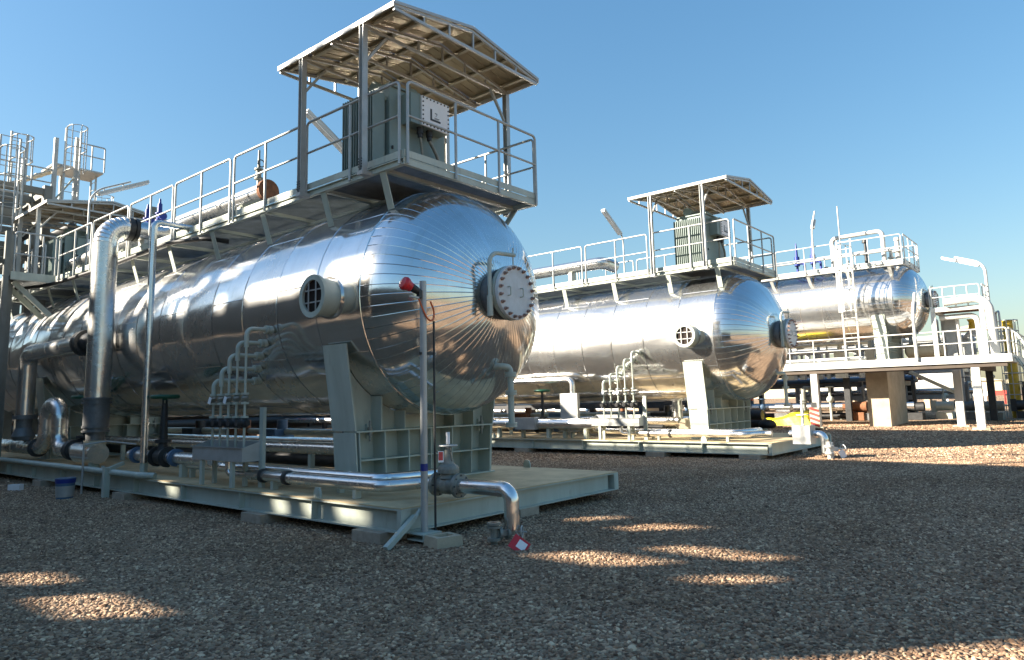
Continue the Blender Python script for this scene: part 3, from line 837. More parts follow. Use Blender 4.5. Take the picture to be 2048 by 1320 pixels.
transformer('grey-green finned transformer with white bolted cover under the nearest canopy', 8.0, 'grey-green finned transformer standing on the middle walkway')
transformer('dim transformer under the far left canopy', 21.7, None)
UNIT = [u for u in UNIT if u[1] is not None]
# ------------------------------------------------------------------ unit: things on the walkway
def floodlight(label, x, y, z0, z1, sg, ln=1.35, tilt=26, label2=None, m='galv', r=0.024, group='batten floodlights on poles'):
    T = top('floodlight', label, 'floodlight', (x, y, z0), group, label2)
    t = radians(tilt)
    d = Vector((sg*cos(t), 0, sin(t))) if not isinstance(sg, tuple) else Vector((sg[0]*cos(t), sg[1]*cos(t), sin(t)))
    e = Vector((x, y, z1))
    part('pole', MB().tube([(x, y, z0), e-Vector((0, 0, 0.12)), e+d*0.22+Vector((0, 0, 0.06)), e+d*1.05+Vector((0, 0, 0.06))], r, 8, 0.16), m, T)
    h = MB()
    up = (Vector((0, 0, 1))-d*d.z).normalized()
    a, b = e+d*0.16-up*0.045, e+d*(0.16+ln)-up*0.045
    h.bar(a, b, 0.15, 0.07, up)
    lum = part('lamp_housing', h, 'white', T)
    part('diffuser', MB().bar(a+d*0.03-up*0.050, b-d*0.03-up*0.050, 0.12, 0.03, up), 'tagwhite', lum)
    for q in (0.35, 0.85):
        part('bracket', MB().bar(e+d*q+Vector((0, 0, 0.06)), e+d*q-up*0.01, 0.03, 0.02, d), m, T)
floodlight('batten floodlight on a pole at the left rail beside the tall pipe', 6.42, 19.0, 4.9, 6.95, 1)
floodlight('batten floodlight leaning inward behind the nearest canopy posts', 9.1, 11.95, 4.9, 6.85, -1, 1.2, 32, 'batten floodlight leaning inward behind the canopy of the middle vessel')

hp = top('header_pipe', 'fat shiny clad pipe lying along the nearest walkway', 'pipe', (7.0, 11.7, 4.92), 'clad pipes on the walkways', 'fat shiny clad pipe lying along the middle walkway')
part('pipe_run', jacket(MB(), [(7.0, 11.85, 5.60), (7.0, 23.4, 5.60)], 0.18, 20, 0, 1.0), 'jacket', hp)
part('blank_flange', MB().lathe((7.0, 11.72, 5.60), (0, 1, 0), [(0, 0.215), (0.04, 0.215), (0.045, 0.19), (0.05, 0.215), (0.09, 0.215), (0.09, 0.12), (0.14, 0.12)], 24), 'rust', hp)
for y in (12.6, 15.4, 18.2, 21.0):
    part('pipe_shoe', MB().box(6.88, 7.12, y-0.06, y+0.06, 4.913, 5.43), 'paint', hp)
sv = top('vent_valve', 'small upright grey valve above the rusty blank flange', 'valve', (7.0, 12.1, 5.78), None)
part('valve_body', MB().lathe((7.0, 12.1, 5.76), (0, 0, 1), [(0, 0.035), (0.14, 0.035), (0.14, 0.085), (0.17, 0.085), (0.17, 0.045), (0.32, 0.06), (0.32, 0.085), (0.35, 0.085), (0.35, 0.03), (0.62, 0.022), (0.72, 0.022)], 14), 'valve', sv)
part('handwheel', MB().torus((7.0, 12.02, 6.2), (0, 1, 0), 0.07, 0.012, 14, 5), 'dark', sv)
for y, lb, lb2 in ((16.35, 'nearer of two small blue relief valves on the nearest walkway', 'left blue relief valve at the far end of the middle walkway'), (17.0, 'farther of two small blue relief valves on the nearest walkway', None)):
    rv = top('relief_valve', lb, 'valve', (7.0, y, 5.78), 'blue relief valves', lb2)
    part('valve_body', MB().lathe((7.0, y, 5.77), (0, 0, 1), [(0, 0.05), (0.08, 0.05), (0.08, 0.10), (0.11, 0.10), (0.11, 0.07), (0.25, 0.08), (0.25, 0.10), (0.28, 0.10), (0.28, 0.055), (0.50, 0.05), (0.5, 0.03), (0.62, 0.02)], 14), 'blue', rv)
    part('outlet', MB().cyl((7.0, y, 5.95), (7.0, y-0.18, 5.95), 0.06, 12).cyl((7.0, y-0.15, 5.95), (7.0, y-0.19, 5.95), 0.09, 12), 'blue', rv)
    part('lever', MB().bar((7.0, y, 6.3), (7.0, y+0.16, 6.22), 0.02, 0.02), 'blue', rv)

# ------------------------------------------------------------------ unit: level bridle
LB = top('level_bridle', 'row of five stepped grey riser pipes with valves on the nearest vessel flank', 'piping', (5.5, 10.2, 1.0), 'stepped riser sets', 'row of five stepped white riser pipes with valves on the sunlit vessel flank')
for i, (y, zt) in enumerate([(10.66, 1.98), (10.43, 2.16), (10.20, 2.35), (9.97, 2.53), (9.73, 2.72)]):
    xs_ = XC-sqrt(max(0.01, R*R-(zt-ZC)**2))
    ri = part('riser', MB().tube([(xs_+0.05, y, zt), (5.50, y, zt), (5.50, y, zt-0.28)], 0.034, 10, 0.10, 6).cyl((xs_-0.02, y, zt), (xs_-0.08, y, zt), 0.065, 14).cyl((xs_-0.09, y, zt), (xs_-0.13, y, zt), 0.065, 14).tube([(5.50, y, zt-0.2), (5.50, y, 0.98)], 0.019, 8), 'paint', LB)
    for z in (1.60, 1.74, 1.40):
        part('flange', MB().cyl((5.50, y, z), (5.50, y, z+0.03), 0.055, 12), 'paint', ri)
    part('valve_body', MB().sphere((5.50, y, 1.69), 0.055, 10, 6), 'valve', ri)
    part('lever', MB().bar((5.46, y, 1.70), (5.44, y-0.16, 1.71), 0.012, 0.02), 'galv', ri)
    part('lower_valve', MB().sphere((5.50, y, 1.33), 0.075, 10, 6).bar((5.50, y-0.10, 1.33), (5.50, y+0.10, 1.33), 0.07, 0.07).cyl((5.43, y, 1.33), (5.37, y, 1.33), 0.05, 10), 'dark', ri)
    if i in (0, 2):
        part('tag', MB().bar((5.435, y-0.03, 1.72), (5.425, y+0.0, 1.62), 0.08, 0.002, (1, 0, 0)), 'tagwhite', ri)
TR = top('drip_trough', 'open sheet-metal drip trough under the stepped risers of the nearest vessel', 'trough', (5.45, 10.2, 0.404), 'drip troughs', 'open sheet-metal drip trough under the stepped risers of the sunlit vessel')
tx0, tx1, ty0, ty1 = 5.36, 5.64, 9.52, 11.0
part('tray', MB().box(tx0, tx0+0.006, ty0, ty1, 0.78, 0.98).box(tx1-0.006, tx1, ty0, ty1, 0.78, 1.06).prism([(tx0+0.0065, 0.78), (tx1-0.0065, 0.78), (tx1-0.0065, 1.06), (tx0+0.0065, 0.98)], 'y', ty0, ty0+0.006).prism([(tx0+0.0065, 0.78), (tx1-0.0065, 0.78), (tx1-0.0065, 1.06), (tx0+0.0065, 0.98)], 'y', ty1-0.006, ty1).box(tx0+0.007, tx1-0.007, ty0+0.007, ty1-0.007, 0.78, 0.79), 'galv', TR)
part('rim', MB().box(tx0-0.025, tx0-0.001, ty0-0.02, ty1+0.02, 0.975, 0.985).box(tx1+0.001, tx1+0.02, ty0-0.02, ty1+0.02, 1.055, 1.065), 'galv', TR)
for x, y in ((5.40, 10.75), (5.40, 9.85), (5.6, 10.75), (5.6, 9.85)):
    part('leg', MB().bar((x, y, 0.406), (x, y, 0.779), 0.07, 0.05, (1, 0, 0)), 'paint', TR)
part('back_post', MB().bar((5.66, 9.50, 0.406), (5.66, 9.50, 1.55), 0.10, 0.05, (1, 0, 0)), 'paint', TR)

# ------------------------------------------------------------------ unit: clad piping on the skid
PX = 5.62
DP = top('drain_pipe', 'shiny clad drain pipe running along the skid edge and turning down beyond its corner', 'pipe', (6.1, 5.2, 0.1), 'clad drain pipes', 'shiny clad drain pipe along the edge of the middle skid')
part('pipe_run', jacket(MB(), [(PX, 9.75, 0.58), (PX, 6.78, 0.58), (6.12, 6.60, 0.58), (6.12, 6.36, 0.58)], 0.075, 14, 0.12, 1.1), 'jacket', DP)
part('pipe_end', jacket(MB(), [(6.12, 5.94, 0.58), (6.12, 5.17, 0.58), (6.12, 5.17, 0.16)], 0.085, 16, 0.13, 0.6), 'jacket', DP)
for y in (9.35, 8.75): part('clamp', MB().lathe((PX, y, 0.58), (0, 1, 0), [(0, 0.078), (0, 0.10), (0.05, 0.10), (0.05, 0.078)], 16), 'dark', DP)
for y in (9.1, 7.25): part('pipe_shoe', MB().box(PX-0.045, PX+0.045, y-0.03, y+0.03, 0.406, 0.515), 'paint', DP)
PB = top('parallel_pipe', 'second shiny clad pipe just behind the drain pipe on the nearest skid', 'pipe', (5.86, 8.0, 0.5), 'parallel clad pipes', 'second shiny clad pipe just behind the drain pipe on the middle skid')
part('pipe_run', jacket(MB(), [(5.86, 13.2, 0.62), (5.86, 7.10, 0.62), (6.5, 6.95, 0.62), (6.9, 6.95, 0.62)], 0.075, 14, 0.14, 1.1), 'jacket', PB)
for y in (12.0, 9.4, 7.9): part('pipe_shoe', MB().box(5.82, 5.90, y-0.03, y+0.03, 0.406, 0.55), 'paint', PB)
ST = top('riser_drop', 'short clad drop pipe below the drip trough joining the drain pipe', 'pipe', (PX, 9.85, 0.5), 'short drop pipes', 'short clad drop pipe below the drip trough of the sunlit vessel')
part('pipe_run', MB().tube([(5.5, 10.15, 0.779), (5.5, 10.15, 0.58), (PX, 9.8, 0.58)], 0.05, 12, 0.08), 'jacket', ST)
# big clad piping further back
BP = top('tall_pipe', 'tall fat clad pipe rising beside the nearest vessel and bending over its top', 'pipe', (5.6, 15.5, 0.4), 'tall clad pipes', 'tall fat clad pipe beside the far half of the middle vessel')
r = 0.235
part('pipe_run', jacket(MB(), [(5.6, 15.55, 1.82), (5.6, 15.55, 4.98)], r, 24, 0, 1.05), 'jacket', BP)
elb = MB()
for i in range(9):
    a0, a1 = pi*i/18, pi*(i+1)/18
    c = lambda a, rr: Vector((5.6+0.38-0.38*cos(a), 15.55, 4.98+0.38*sin(a)))
    elb.tube([c(a0, 0), c(a1, 0)], r+0.001*(i % 2), 24, caps=False, smooth=True)
    if i: elb.torus(c(a0, 0), (sin(a0), 0, cos(a0)), r, 0.006, 24, 5)
part('elbow', elb, 'jacket', BP)
part('flange', MB().lathe((5.985, 15.55, 5.36), (1, 0, 0), [(0, 0.25), (0.10, 0.25), (0.10, 0.22), (0.13, 0.22), (0.13, 0.25), (0.2, 0.25)], 24), 'dark', BP)
part('upper_run', MB().tube([(6.19, 15.55, 5.36), (6.75, 15.55, 5.36), (6.9, 15.55, 5.5)], 0.21, 20, 0.1), 'jacket', BP)
part('upper_saddle', MB().box(6.3, 6.7, 15.4, 15.7, 4.915, 5.16), 'white', BP)
part('bellows', MB().lathe((5.6, 15.55, 0.98), (0, 0, 1), [(0, 0.17), (0.16, 0.17), (0.16, 0.25), (0.20, 0.25), (0.20, 0.22), (0.24, 0.22), (0.24, 0.25), (0.28, 0.25), (0.28, 0.235), (0.72, 0.235), (0.72, 0.27), (0.76, 0.27), (0.76, 0.24), (0.80, 0.24), (0.80, 0.27), (0.84, 0.27)], 24), 'midgrey', BP)
part('brass_ring', MB().lathe((5.6, 15.55, 0.86), (0, 0, 1), [(0, 0.20), (0.115, 0.20)], 20), 'tan', BP)
part('tee', MB().tube([(5.6, 16.3, 0.72), (5.6, 15.35, 0.72)], 0.20, 18).cyl((5.6, 15.55, 0.78), (5.6, 15.55, 0.86), 0.2, 18), 'jacket', BP)
part('foot', MB().cyl((5.6, 15.55, 0.407), (5.6, 15.55, 0.60), 0.10, 12), 'paint', BP)
UL = top('loop_pipe', 'shiny upside-down U-shaped expansion loop left of the tall pipe', 'pipe', (5.75, 18.4, 0.4), 'expansion loops', None)
part('loop', jacket(MB(), [(5.75, 16.35, 0.74), (5.75, 18.02, 0.74), (5.75, 18.02, 1.72), (5.75, 18.86, 1.72), (5.75, 18.86, 0.74), (5.75, 22.5, 0.74)], 0.165, 18, 0.34, 0.5, 8), 'jacket', UL)
part('flange', MB().lathe((5.75, 19.3, 0.74), (0, 1, 0), [(0, 0.165), (0, 0.22), (0.08, 0.22), (0.08, 0.165)], 18).lathe((5.75, 17.0, 0.74), (0, 1, 0), [(0, 0.165), (0, 0.22), (0.2, 0.22), (0.2, 0.165)], 18), 'dark', UL)
SP = top('side_pipe', 'clad pipe from the vessel flank running left and dropping to a dark valve', 'pipe', (5.7, 20.0, 0.7), 'side outlet pipes', None)
part('pipe_run', jacket(MB(), [(5.62, 16.5, 2.98), (5.62, 20.0, 2.98), (5.62, 20.0, 1.50)], 0.19, 20, 0.3, 0.9), 'jacket', SP)
part('nozzle', MB().lathe((5.62, 16.25, 2.98), (0, 1, 0), [(0, 0.27), (0.12, 0.27), (0.12, 0.24), (0.16, 0.24), (0.16, 0.27), (0.26, 0.27)], 20).tube([(5.62, 16.3, 2.98), (5.62, 16.05, 2.98), (6.0, 16.05, 2.98)], 0.2, 16, 0.1), 'dark', SP)
part('valve_body', MB().lathe((5.62, 20.0, 0.9), (0, 0, 1), [(0, 0.2), (0.1, 0.25), (0.3, 0.17), (0.5, 0.17), (0.5, 0.25), (0.6, 0.25)], 18), 'midgrey', SP)
TP = top('vertical_pipe', 'slim clad vertical pipe standing between the risers and the tall pipe', 'pipe', (5.6, 13.3, 0.6), 'slim clad pipes', None)
part('pipe_run', jacket(MB(), [(5.6, 13.3, 0.62), (5.6, 13.3, 5.02), (6.6, 13.3, 5.02), (6.9, 13.3, 5.3)], 0.062, 12, 0.12, 0.95), 'jacket', TP)
part('foot', MB().cyl((5.6, 13.3, 0.406), (5.6, 13.3, 0.63), 0.04, 8), 'paint', TP)
def wheel_valve(label, x, y, z, zw, rw, rp, label2=None):
    v = top('gate_valve', label, 'valve', (x, y, z), 'green handwheel valves', label2)
    part('valve_body', MB().lathe((x, y-0.22, z), (0, 1, 0), [(0, rp+0.09), (0.04, rp+0.09), (0.04, rp+0.02), (0.12, rp+0.05), (0.32, rp+0.05), (0.40, rp+0.02), (0.40, rp+0.09), (0.44, rp+0.09)], 16).lathe((x, y, z), (0, 0, 1), [(0.05, rp+0.02), (0.25, rp*0.8), (0.25, rp+0.05), (0.30, rp+0.05), (0.30, 0.05), (zw-z-0.12, 0.035)], 12), 'dark', v)
    part('yoke', MB().bar((x-0.06, y, z+0.3), (x-0.03, y, zw-0.05), 0.02, 0.03, (1, 0, 0)).bar((x+0.06, y, z+0.3), (x+0.03, y, zw-0.05), 0.02, 0.03, (1, 0, 0)), 'dark', v)
    w = MB().torus((x, y, zw), (0, 0, 1), rw, 0.040, 24, 6).cyl((x, y, zw-0.06), (x, y, zw+0.03), 0.045, 10)
    for i in range(4):
        a = pi*i/4+0.2
        w.bar((x-rw*cos(a), y-rw*sin(a), zw), (x+rw*cos(a), y+rw*sin(a), zw-0.004*i), 0.03, 0.02)
    part('handwheel', w, 'green', v)
wheel_valve('dark gate valve with green handwheel right of the slim pipe', 5.8, 13.0, 0.72, 1.78, 0.21, 0.09, 'dark gate valve with green handwheel behind the clad drain line of the middle skid')
wheel_valve('dark gate valve with green handwheel half behind the tall pipe', 5.95, 17.0, 0.74, 1.86, 0.30, 0.15)
SLP = top('skid_line', 'clad line with dark clamps through the gate valve on the nearest skid', 'pipe', (5.8, 12.0, 0.72), 'clad lines through gate valves', 'clad line through the gate valve on the middle skid')
part('pipe_run', jacket(MB(), [(5.8, 14.3, 0.72), (5.8, 13.25, 0.72)], 0.10, 14).tube([(5.8, 12.76, 0.72), (5.8, 11.2, 0.72)], 0.10, 14), 'jacket', SLP)
for y in (12.45, 14.0): part('clamp', MB().lathe((5.8, y, 0.72), (0, 1, 0), [(0, 0.10), (0, 0.15), (0.07, 0.15), (0.07, 0.10)], 16), 'bluegrey', SLP)
for y in (12.2, 13.75): part('support', MB().box(5.75, 5.85, y-0.05, y+0.05, 0.406, 0.62), 'paint', SLP)
# pipes and machines on the far side of the skid, seen under the vessel
BK = top('skid_piping', 'dim pipes and dark machinery under the belly of the nearest vessel', 'piping', (8.5, 12, 0.4), 'pipes under the vessel bellies', 'pipes glinting under the belly of the middle vessel')
for x, z, r_, y0_, y1_, m_ in ((7.0, 0.86, 0.10, 9.2, 24, 'jacket'), (8.7, 0.75, 0.16, 8.8, 22, 'jacket'), (9.3, 0.98, 0.07, 9.5, 25, 'paint'), (7.6, 0.6, 0.12, 10, 25, 'dark'), (9.5, 0.62, 0.09, 9.0, 20, 'jacket')):
    part('pipe_run', jacket(MB(), [(x, y0_, z), (x, y1_, z)], r_, 12, 0, 1.5), m_, BK)
part('elbow_pipe', MB().tube([(7.7, 9.6, 1.4), (7.7, 9.6, 0.70), (8.6, 9.6, 0.70)], 0.14, 16, 0.25).lathe((7.7, 9.6, 1.16), (0, 0, 1), [(0, 0.2), (0.04, 0.2), (0.04, 0.15), (0.07, 0.15), (0.07, 0.2), (0.11, 0.2)], 18), 'jacket', BK)
for y, m_ in ((10.6, 'dark'), (11.5, 'bluegrey'), (14.6, 'bluegrey'), (16.2, 'rust'), (18.5, 'dark')):
    part('machine', MB().box(9.0, 9.5, y, y+0.6, 0.5, 1.05).cyl((9.25, y+0.1, 1.051), (9.25, y+0.1, 1.25), 0.12, 12).bar((8.95, y, 0.406), (8.95, y+0.6, 0.406+0.09), 0.08, 0.08), m_, BK)
for y in (10.2, 12.7, 15.2, 17.7):
    part('pipe_stand', MB().box(6.96, 7.04, y, y+0.08, 0.406, 0.755).box(8.62, 8.78, y, y+0.08, 0.406, 0.585).box(9.26, 9.34, y, y+0.08, 0.406, 0.905), 'paint', BK)
# ------------------------------------------------------------------ the second unit: copies
KIDS = {}
for o in bpy.data.objects:
    if o.parent: KIDS.setdefault(o.parent.name, []).append(o)
DV = Vector((10.97, -0.12, 0.06))
for o, lb in UNIT:
    c = copy_tree(o)
    c.location = o.location+DV
    if isinstance(lb, tuple): c['label'], c['group'] = lb
    else: c['label'] = lb
    ORG[c.name] = c.location.copy()
    if o is hp:
        for ch in bpy.data.objects:
            if ch.parent is c and ch.name.startswith('blank_flange'):
                ch.name = 'end_elbow'
                ch.data = mesh_of('end_elbow', MB().tube([(7.0, 11.9, 5.60), (7.0, 11.45, 5.60), (7.45, 11.30, 5.50)], 0.185, 18, 0.2), M['jacket'], hp.location)
# third vessel, smaller and raised on piers
c = copy_tree(V, skip=('vent_neck', 'vent_collar', 'vent_flange', 'vent_inside', 'drain_nozzle'))
c.location = (31.0, 5.88, 2.80); c.scale = (0.85, 0.85, 0.85)
c['label'] = 'farthest clad pressure vessel raised on a concrete pier behind a white deck'

# ------------------------------------------------------------------ only at the first unit
gv = top('flanged_valve', 'cast gate valve on the clad drain pipe beyond the skid corner', 'valve', (6.12, 6.15, 0.58))
part('valve_body', MB().lathe((6.12, 5.94, 0.58), (0, 1, 0), [(0, 0.14), (0.05, 0.14), (0.05, 0.10), (0.06, 0.085), (0.10, 0.085), (0.16, 0.11), (0.26, 0.11), (0.32, 0.085), (0.36, 0.085), (0.37, 0.14), (0.42, 0.14)], 20), 'valve', gv)
part('bonnet', MB().lathe((6.12, 6.15, 0.66), (0, 0, 1), [(0, 0.11), (0.06, 0.09), (0.06, 0.13), (0.10, 0.13), (0.105, 0.13), (0.14, 0.12), (0.17, 0.075), (0.24, 0.055), (0.28, 0.05), (0.36, 0.035)], 18), 'valve', gv)
part('yoke', MB().bar((6.12, 6.09, 0.86), (6.12, 6.11, 1.03), 0.03, 0.02, (1, 0, 0)).bar((6.12, 6.21, 0.86), (6.12, 6.19, 1.03), 0.03, 0.02, (1, 0, 0)), 'valve', gv)
w_ = MB().torus((6.12, 6.15, 1.04), (0, 0, 1), 0.105, 0.012, 22, 6)
for i in range(3):
    a = pi*i/3+0.3
    w_.bar((6.12-0.1*cos(a), 6.15-0.1*sin(a), 1.04-0.002*i), (6.12+0.1*cos(a), 6.15+0.1*sin(a), 1.04-0.002*i), 0.018, 0.012)
part('handwheel', w_, 'galv', gv)
part('stem', MB().cyl((6.12, 6.15, 0.9), (6.12, 6.15, 1.20), 0.016, 8), 'galv', gv)
part('stem_cover', MB().cyl((6.12, 6.15, 1.06), (6.12, 6.15, 1.2), 0.024, 8), 'tagwhite', gv)
nb = MB()
for i in range(8):
    a = 2*pi*i/8
    for y in (5.93, 6.355): nb.cyl((6.12+0.118*cos(a), y, 0.58+0.118*sin(a)), (6.12+0.118*cos(a), y+0.075 if y < 6 else y-0.07, 0.58+0.118*sin(a)), 0.010, 6)
part('flange_bolts', nb, 'dark', gv)
tg = top('warning_tag', 'small red and white card tied to the gate valve', 'tag', (6.0, 6.05, 0.95), 'red warning cards')
part('card', MB().bar((5.93, 6.08, 0.99), (5.925, 6.075, 0.86), 0.09, 0.002, (0, -1, 0)), 'tagwhite', tg)
part('print', MB().bar((5.926, 6.077, 0.98), (5.921, 6.072, 0.885), 0.07, 0.002, (0, -1, 0)), 'red', tg)
dv = top('drain_valve', 'small drain valve at the end of the clad pipe just above the gravel', 'valve', (5.98, 5.17, 0.0))
part('valve_body', MB().cyl((6.12, 5.17, 0.16), (6.12, 5.17, 0.10), 0.045, 10).bar((6.14, 5.15, 0.13), (5.95, 5.25, 0.13), 0.06, 0.06).cyl((6.08, 5.19, 0.13), (6.05, 5.20, 0.13), 0.07, 12).cyl((6.00, 5.225, 0.13), (5.97, 5.24, 0.13), 0.07, 12), 'valve', dv)
part('tee', MB().cyl((5.92, 5.26, 0.02), (5.92, 5.26, 0.25), 0.038, 10).lathe((5.92, 5.26, 0.06), (0, 0, 1), [(0, 0.075), (0.03, 0.075)], 12).lathe((5.92, 5.26, 0.19), (0, 0, 1), [(0, 0.075), (0.025, 0.075), (0.025, 0.06), (0.035, 0.075), (0.06, 0.075)], 12).cyl((5.92, 5.26, -0.1), (5.92, 5.26, 0.06), 0.03, 10), 'valve', dv)
part('handwheel', MB().torus((6.18, 5.08, 0.13), (0.5, -0.86, 0), 0.062, 0.009, 16, 5).cyl((6.14, 5.15, 0.13), (6.205, 5.03, 0.13), 0.010, 6), 'galv', dv)
t2 = top('warning_tag', 'large red card with white centre hanging by the gravel under the pipe end', 'tag', (6.2, 5.02, 0.05), 'red warning cards')
c0 = Vector((5.80, 4.86, 0.015)); ua = Vector((0.64, -0.70, -0.33)).normalized(); n_ = Vector((-0.62, -0.62, 0.45)).normalized()
n_ = (n_-ua*n_.dot(ua)).normalized(); va = n_.cross(ua)
if va.z < 0: va = -va
rot_ = radians(-18)
ua, va = ua*cos(rot_)+va*sin(rot_), va*cos(rot_)-ua*sin(rot_)
def card(cx, cy, w, h, off, th=0.0015):
    m_ = MB(); c_ = c0+ua*cx+va*cy+n_*off
    vs = [c_+ua*(i*w/2)+va*(j*h/2)+n_*(k*th/2) for k in (-1, 1) for i, j in ((-1, -1), (1, -1), (1, 1), (-1, 1))]
    m_.add(vs, [(0, 1, 2, 3), (7, 6, 5, 4), (0, 4, 5, 1), (1, 5, 6, 2), (2, 6, 7, 3), (3, 7, 4, 0)]); return m_
c0 = c0+va*0.075
part('card', card(0, 0, 0.19, 0.155, 0), 'red', t2)
part('white_field', card(0.022, 0.010, 0.098, 0.088, 0.003), 'tagwhite', t2)
part('string', MB().tube([(6.10, 5.12, 0.16), c0+va*0.06, c0+va*0.05+n_*0.004], 0.003, 5), 'galv', t2)

# beacon pole at the skid corner
BPx, BPy = 5.56, 5.97
bp_ = top('beacon_post', 'slim grey post with blue tape standing at the nearest skid corner', 'post', (BPx, BPy, 0.13))
part('post', MB().cyl((BPx, BPy, 0.14), (BPx, BPy, 2.96), 0.040, 14), 'galv', bp_)
part('blue_tape', MB().cyl((BPx, BPy, 0.80), (BPx, BPy, 0.88), 0.0415, 14), 'blue', bp_)
part('post_foot', MB().box(BPx-0.14, BPx+0.14, BPy-0.13, BPy+0.128, 0.06, 0.075).box(BPx-0.14, BPx+0.14, BPy-0.13, BPy-0.12, 0.076, 0.138).box(BPx-0.14, BPx+0.14, BPy-0.119, BPy+0.128, 0.125, 0.138), 'paint', bp_)
part('clamp', MB().bar((BPx-0.05, BPy, 2.12), (BPx+0.16, BPy-0.02, 2.12), 0.03, 0.03), 'dark', bp_)
part('conduit', MB().tube([(BPx+0.14, BPy-0.03, 0.09), (BPx+0.14, BPy-0.03, 2.5)], 0.013, 8), 'dark', bp_)
bcn = top('warning_beacon', 'red mushroom-shaped alarm beacon on the grey corner post', 'beacon', (BPx-0.06, BPy, 2.8))
part('dome', MB().lathe((BPx-0.16, BPy+0.03, 2.875), (-0.9, 0.15, 0.42), [(0, 0.055), (0.03, 0.06), (0.06, 0.075), (0.09, 0.082), (0.12, 0.07), (0.14, 0.0)], 18), 'red', bcn)
part('body', MB().lathe((BPx-0.04, BPy, 2.82), (-0.9, 0.15, 0.42), [(0, 0.035), (0.07, 0.045), (0.13, 0.05)], 14).cbox((BPx-0.065, BPy-0.01, 2.80), (0.05, 0.05, 0.09)), 'dark', bcn)
part('bracket', MB().bar((BPx-0.10, BPy-0.03, 2.75), (BPx-0.22, BPy-0.03, 2.76), 0.03, 0.02), 'galv', bcn)
part('cable', MB().tube([(BPx-0.08, BPy, 2.77), (BPx-0.05, BPy-0.05, 2.62), (BPx+0.02, BPy-0.06, 2.50), (BPx+0.13, BPy-0.04, 2.50), (BPx+0.14, BPy-0.04, 2.62), (BPx+0.06, BPy-0.06, 2.72)], 0.011, 6, 0.08), 'orange', bcn)
# loose things round the skid
cb = MB()
bx, by, ang = 5.545, 5.66, radians(-14)
def blk(sx0, sx1, sy0, sy1, sz0, sz1, tp=1.0):
    vs = []
    for x in (sx0, sx1):
        for y in (sy0, sy1):
            for z in (sz0, sz1):
                k = tp if z == sz1 else 1.0
                X, Y = x*k, y*k
                vs.append((bx+X*cos(ang)-Y*sin(ang), by+X*sin(ang)+Y*cos(ang), z))
    return vs
q6 = [(0, 1, 3, 2), (4, 6, 7, 5), (0, 4, 5, 1), (1, 5, 7, 3), (2, 3, 7, 6), (0, 2, 6, 4)]
o_ = blk(-0.17, 0.17, -0.15, 0.15, -0.03, 0.135, 0.90); i_ = blk(-0.095, 0.095, -0.075, 0.075, 0.09, 0.1351)
cb.add(o_, [(0, 1, 3, 2), (4, 6, 7, 5), (0, 4, 5, 1), (2, 3, 7, 6), (0, 2, 6, 4)])
tp = [1, 5, 7, 3]
cb.add([o_[i] for i in tp]+[i_[i] for i in tp], [(0, 1, 5, 4), (1, 2, 6, 5), (2, 3, 7, 6), (3, 0, 4, 7)])
cb.add([i_[i] for i in tp]+[i_[i-1] for i in tp], [(0, 1, 5, 4), (1, 2, 6, 5), (2, 3, 7, 6), (3, 0, 4, 7), (4, 5, 6, 7)])
single('concrete_block', cb, 'concrete', 'hollow square concrete block lying on gravel at the skid corner', 'block', (bx, by, 0))
single('ground_strut', MB().bar((5.05, 6.02, 0.03), (5.50, 6.06, 0.30), 0.06, 0.06).cyl((5.48, 6.05, 0.27), (5.58, 6.06, 0.36), 0.03, 8), 'paint', 'inclined steel strut running from the skid corner down into the gravel', 'strut', (5.05, 6.02, 0))
bk = top('paint_bucket', 'blue-topped grey paint bucket standing on gravel beside the skid', 'bucket', (4.74, 14.4, 0))
part('pail', MB().lathe((4.74, 14.4, 0), (0, 0, 1), [(0.0, 0.13), (0.36, 0.155), (0.37, 0.163), (0.385, 0.163)], 24), 'bluegrey', bk)
part('label_band', MB().lathe((4.74, 14.4, 0), (0, 0, 1), [(0.06, 0.1385), (0.25, 0.151)], 24), 'galv', bk)
part('rim', MB().lathe((4.74, 14.4, 0), (0, 0, 1), [(0.30, 0.157), (0.37, 0.166)], 24), 'blue', bk)
single('foam_scrap', MB().bar((4.62, 17.05, 0.07), (4.75, 16.8, 0.08), 0.10, 0.13), 'tagwhite', 'small white foam scrap on the gravel far left', 'scrap', (4.66, 16.9, 0))
single('loose_conduit', MB().tube([(5.30, 21.5, 0.47), (5.28, 12.6, 0.46), (5.42, 12.4, 0.45)], 0.055, 8), 'paint', 'grey conduit lying along the edge of the nearest skid', 'conduit', (5.3, 15, 0.4))
single('grounding_rod', MB().tube([(5.18, 14.9, 0.95), (5.18, 14.9, 0.0)], 0.02, 6).tube([(5.18, 14.9, 0.93), (5.5, 14.7, 0.98), (5.5, 13.4, 0.95)], 0.015, 6, 0.05), 'galv', 'thin bent grey tube standing beside the paint bucket', 'tube', (5.18, 14.9, 0))
single('sleeve_post', MB().bar((5.22, 13.9, 0.0), (5.22, 13.9, 0.55), 0.1, 0.1, (1, 0, 0)).bar((5.22, 13.8, 0.52), (5.5, 13.9, 0.6), 0.06, 0.06), 'paint', 'short square steel post between gravel and the nearest skid edge', 'post', (5.22, 13.9, 0))
single('black_hose', MB().tube([(5.45, 21.7, 0.4), (5.45, 21.7, 4.72), (6.0, 20.4, 4.74), (6.17, 19.6, 4.80), (6.17, 17.0, 4.76), (6.18, 14.0, 4.83), (6.25, 12.6, 4.70), (6.6, 12.4, 4.66)], 0.045, 8, 0.3), 'black', 'thick black cable hugging the far end of the nearest walkway', 'cable', (5.45, 21.0, 0.4))
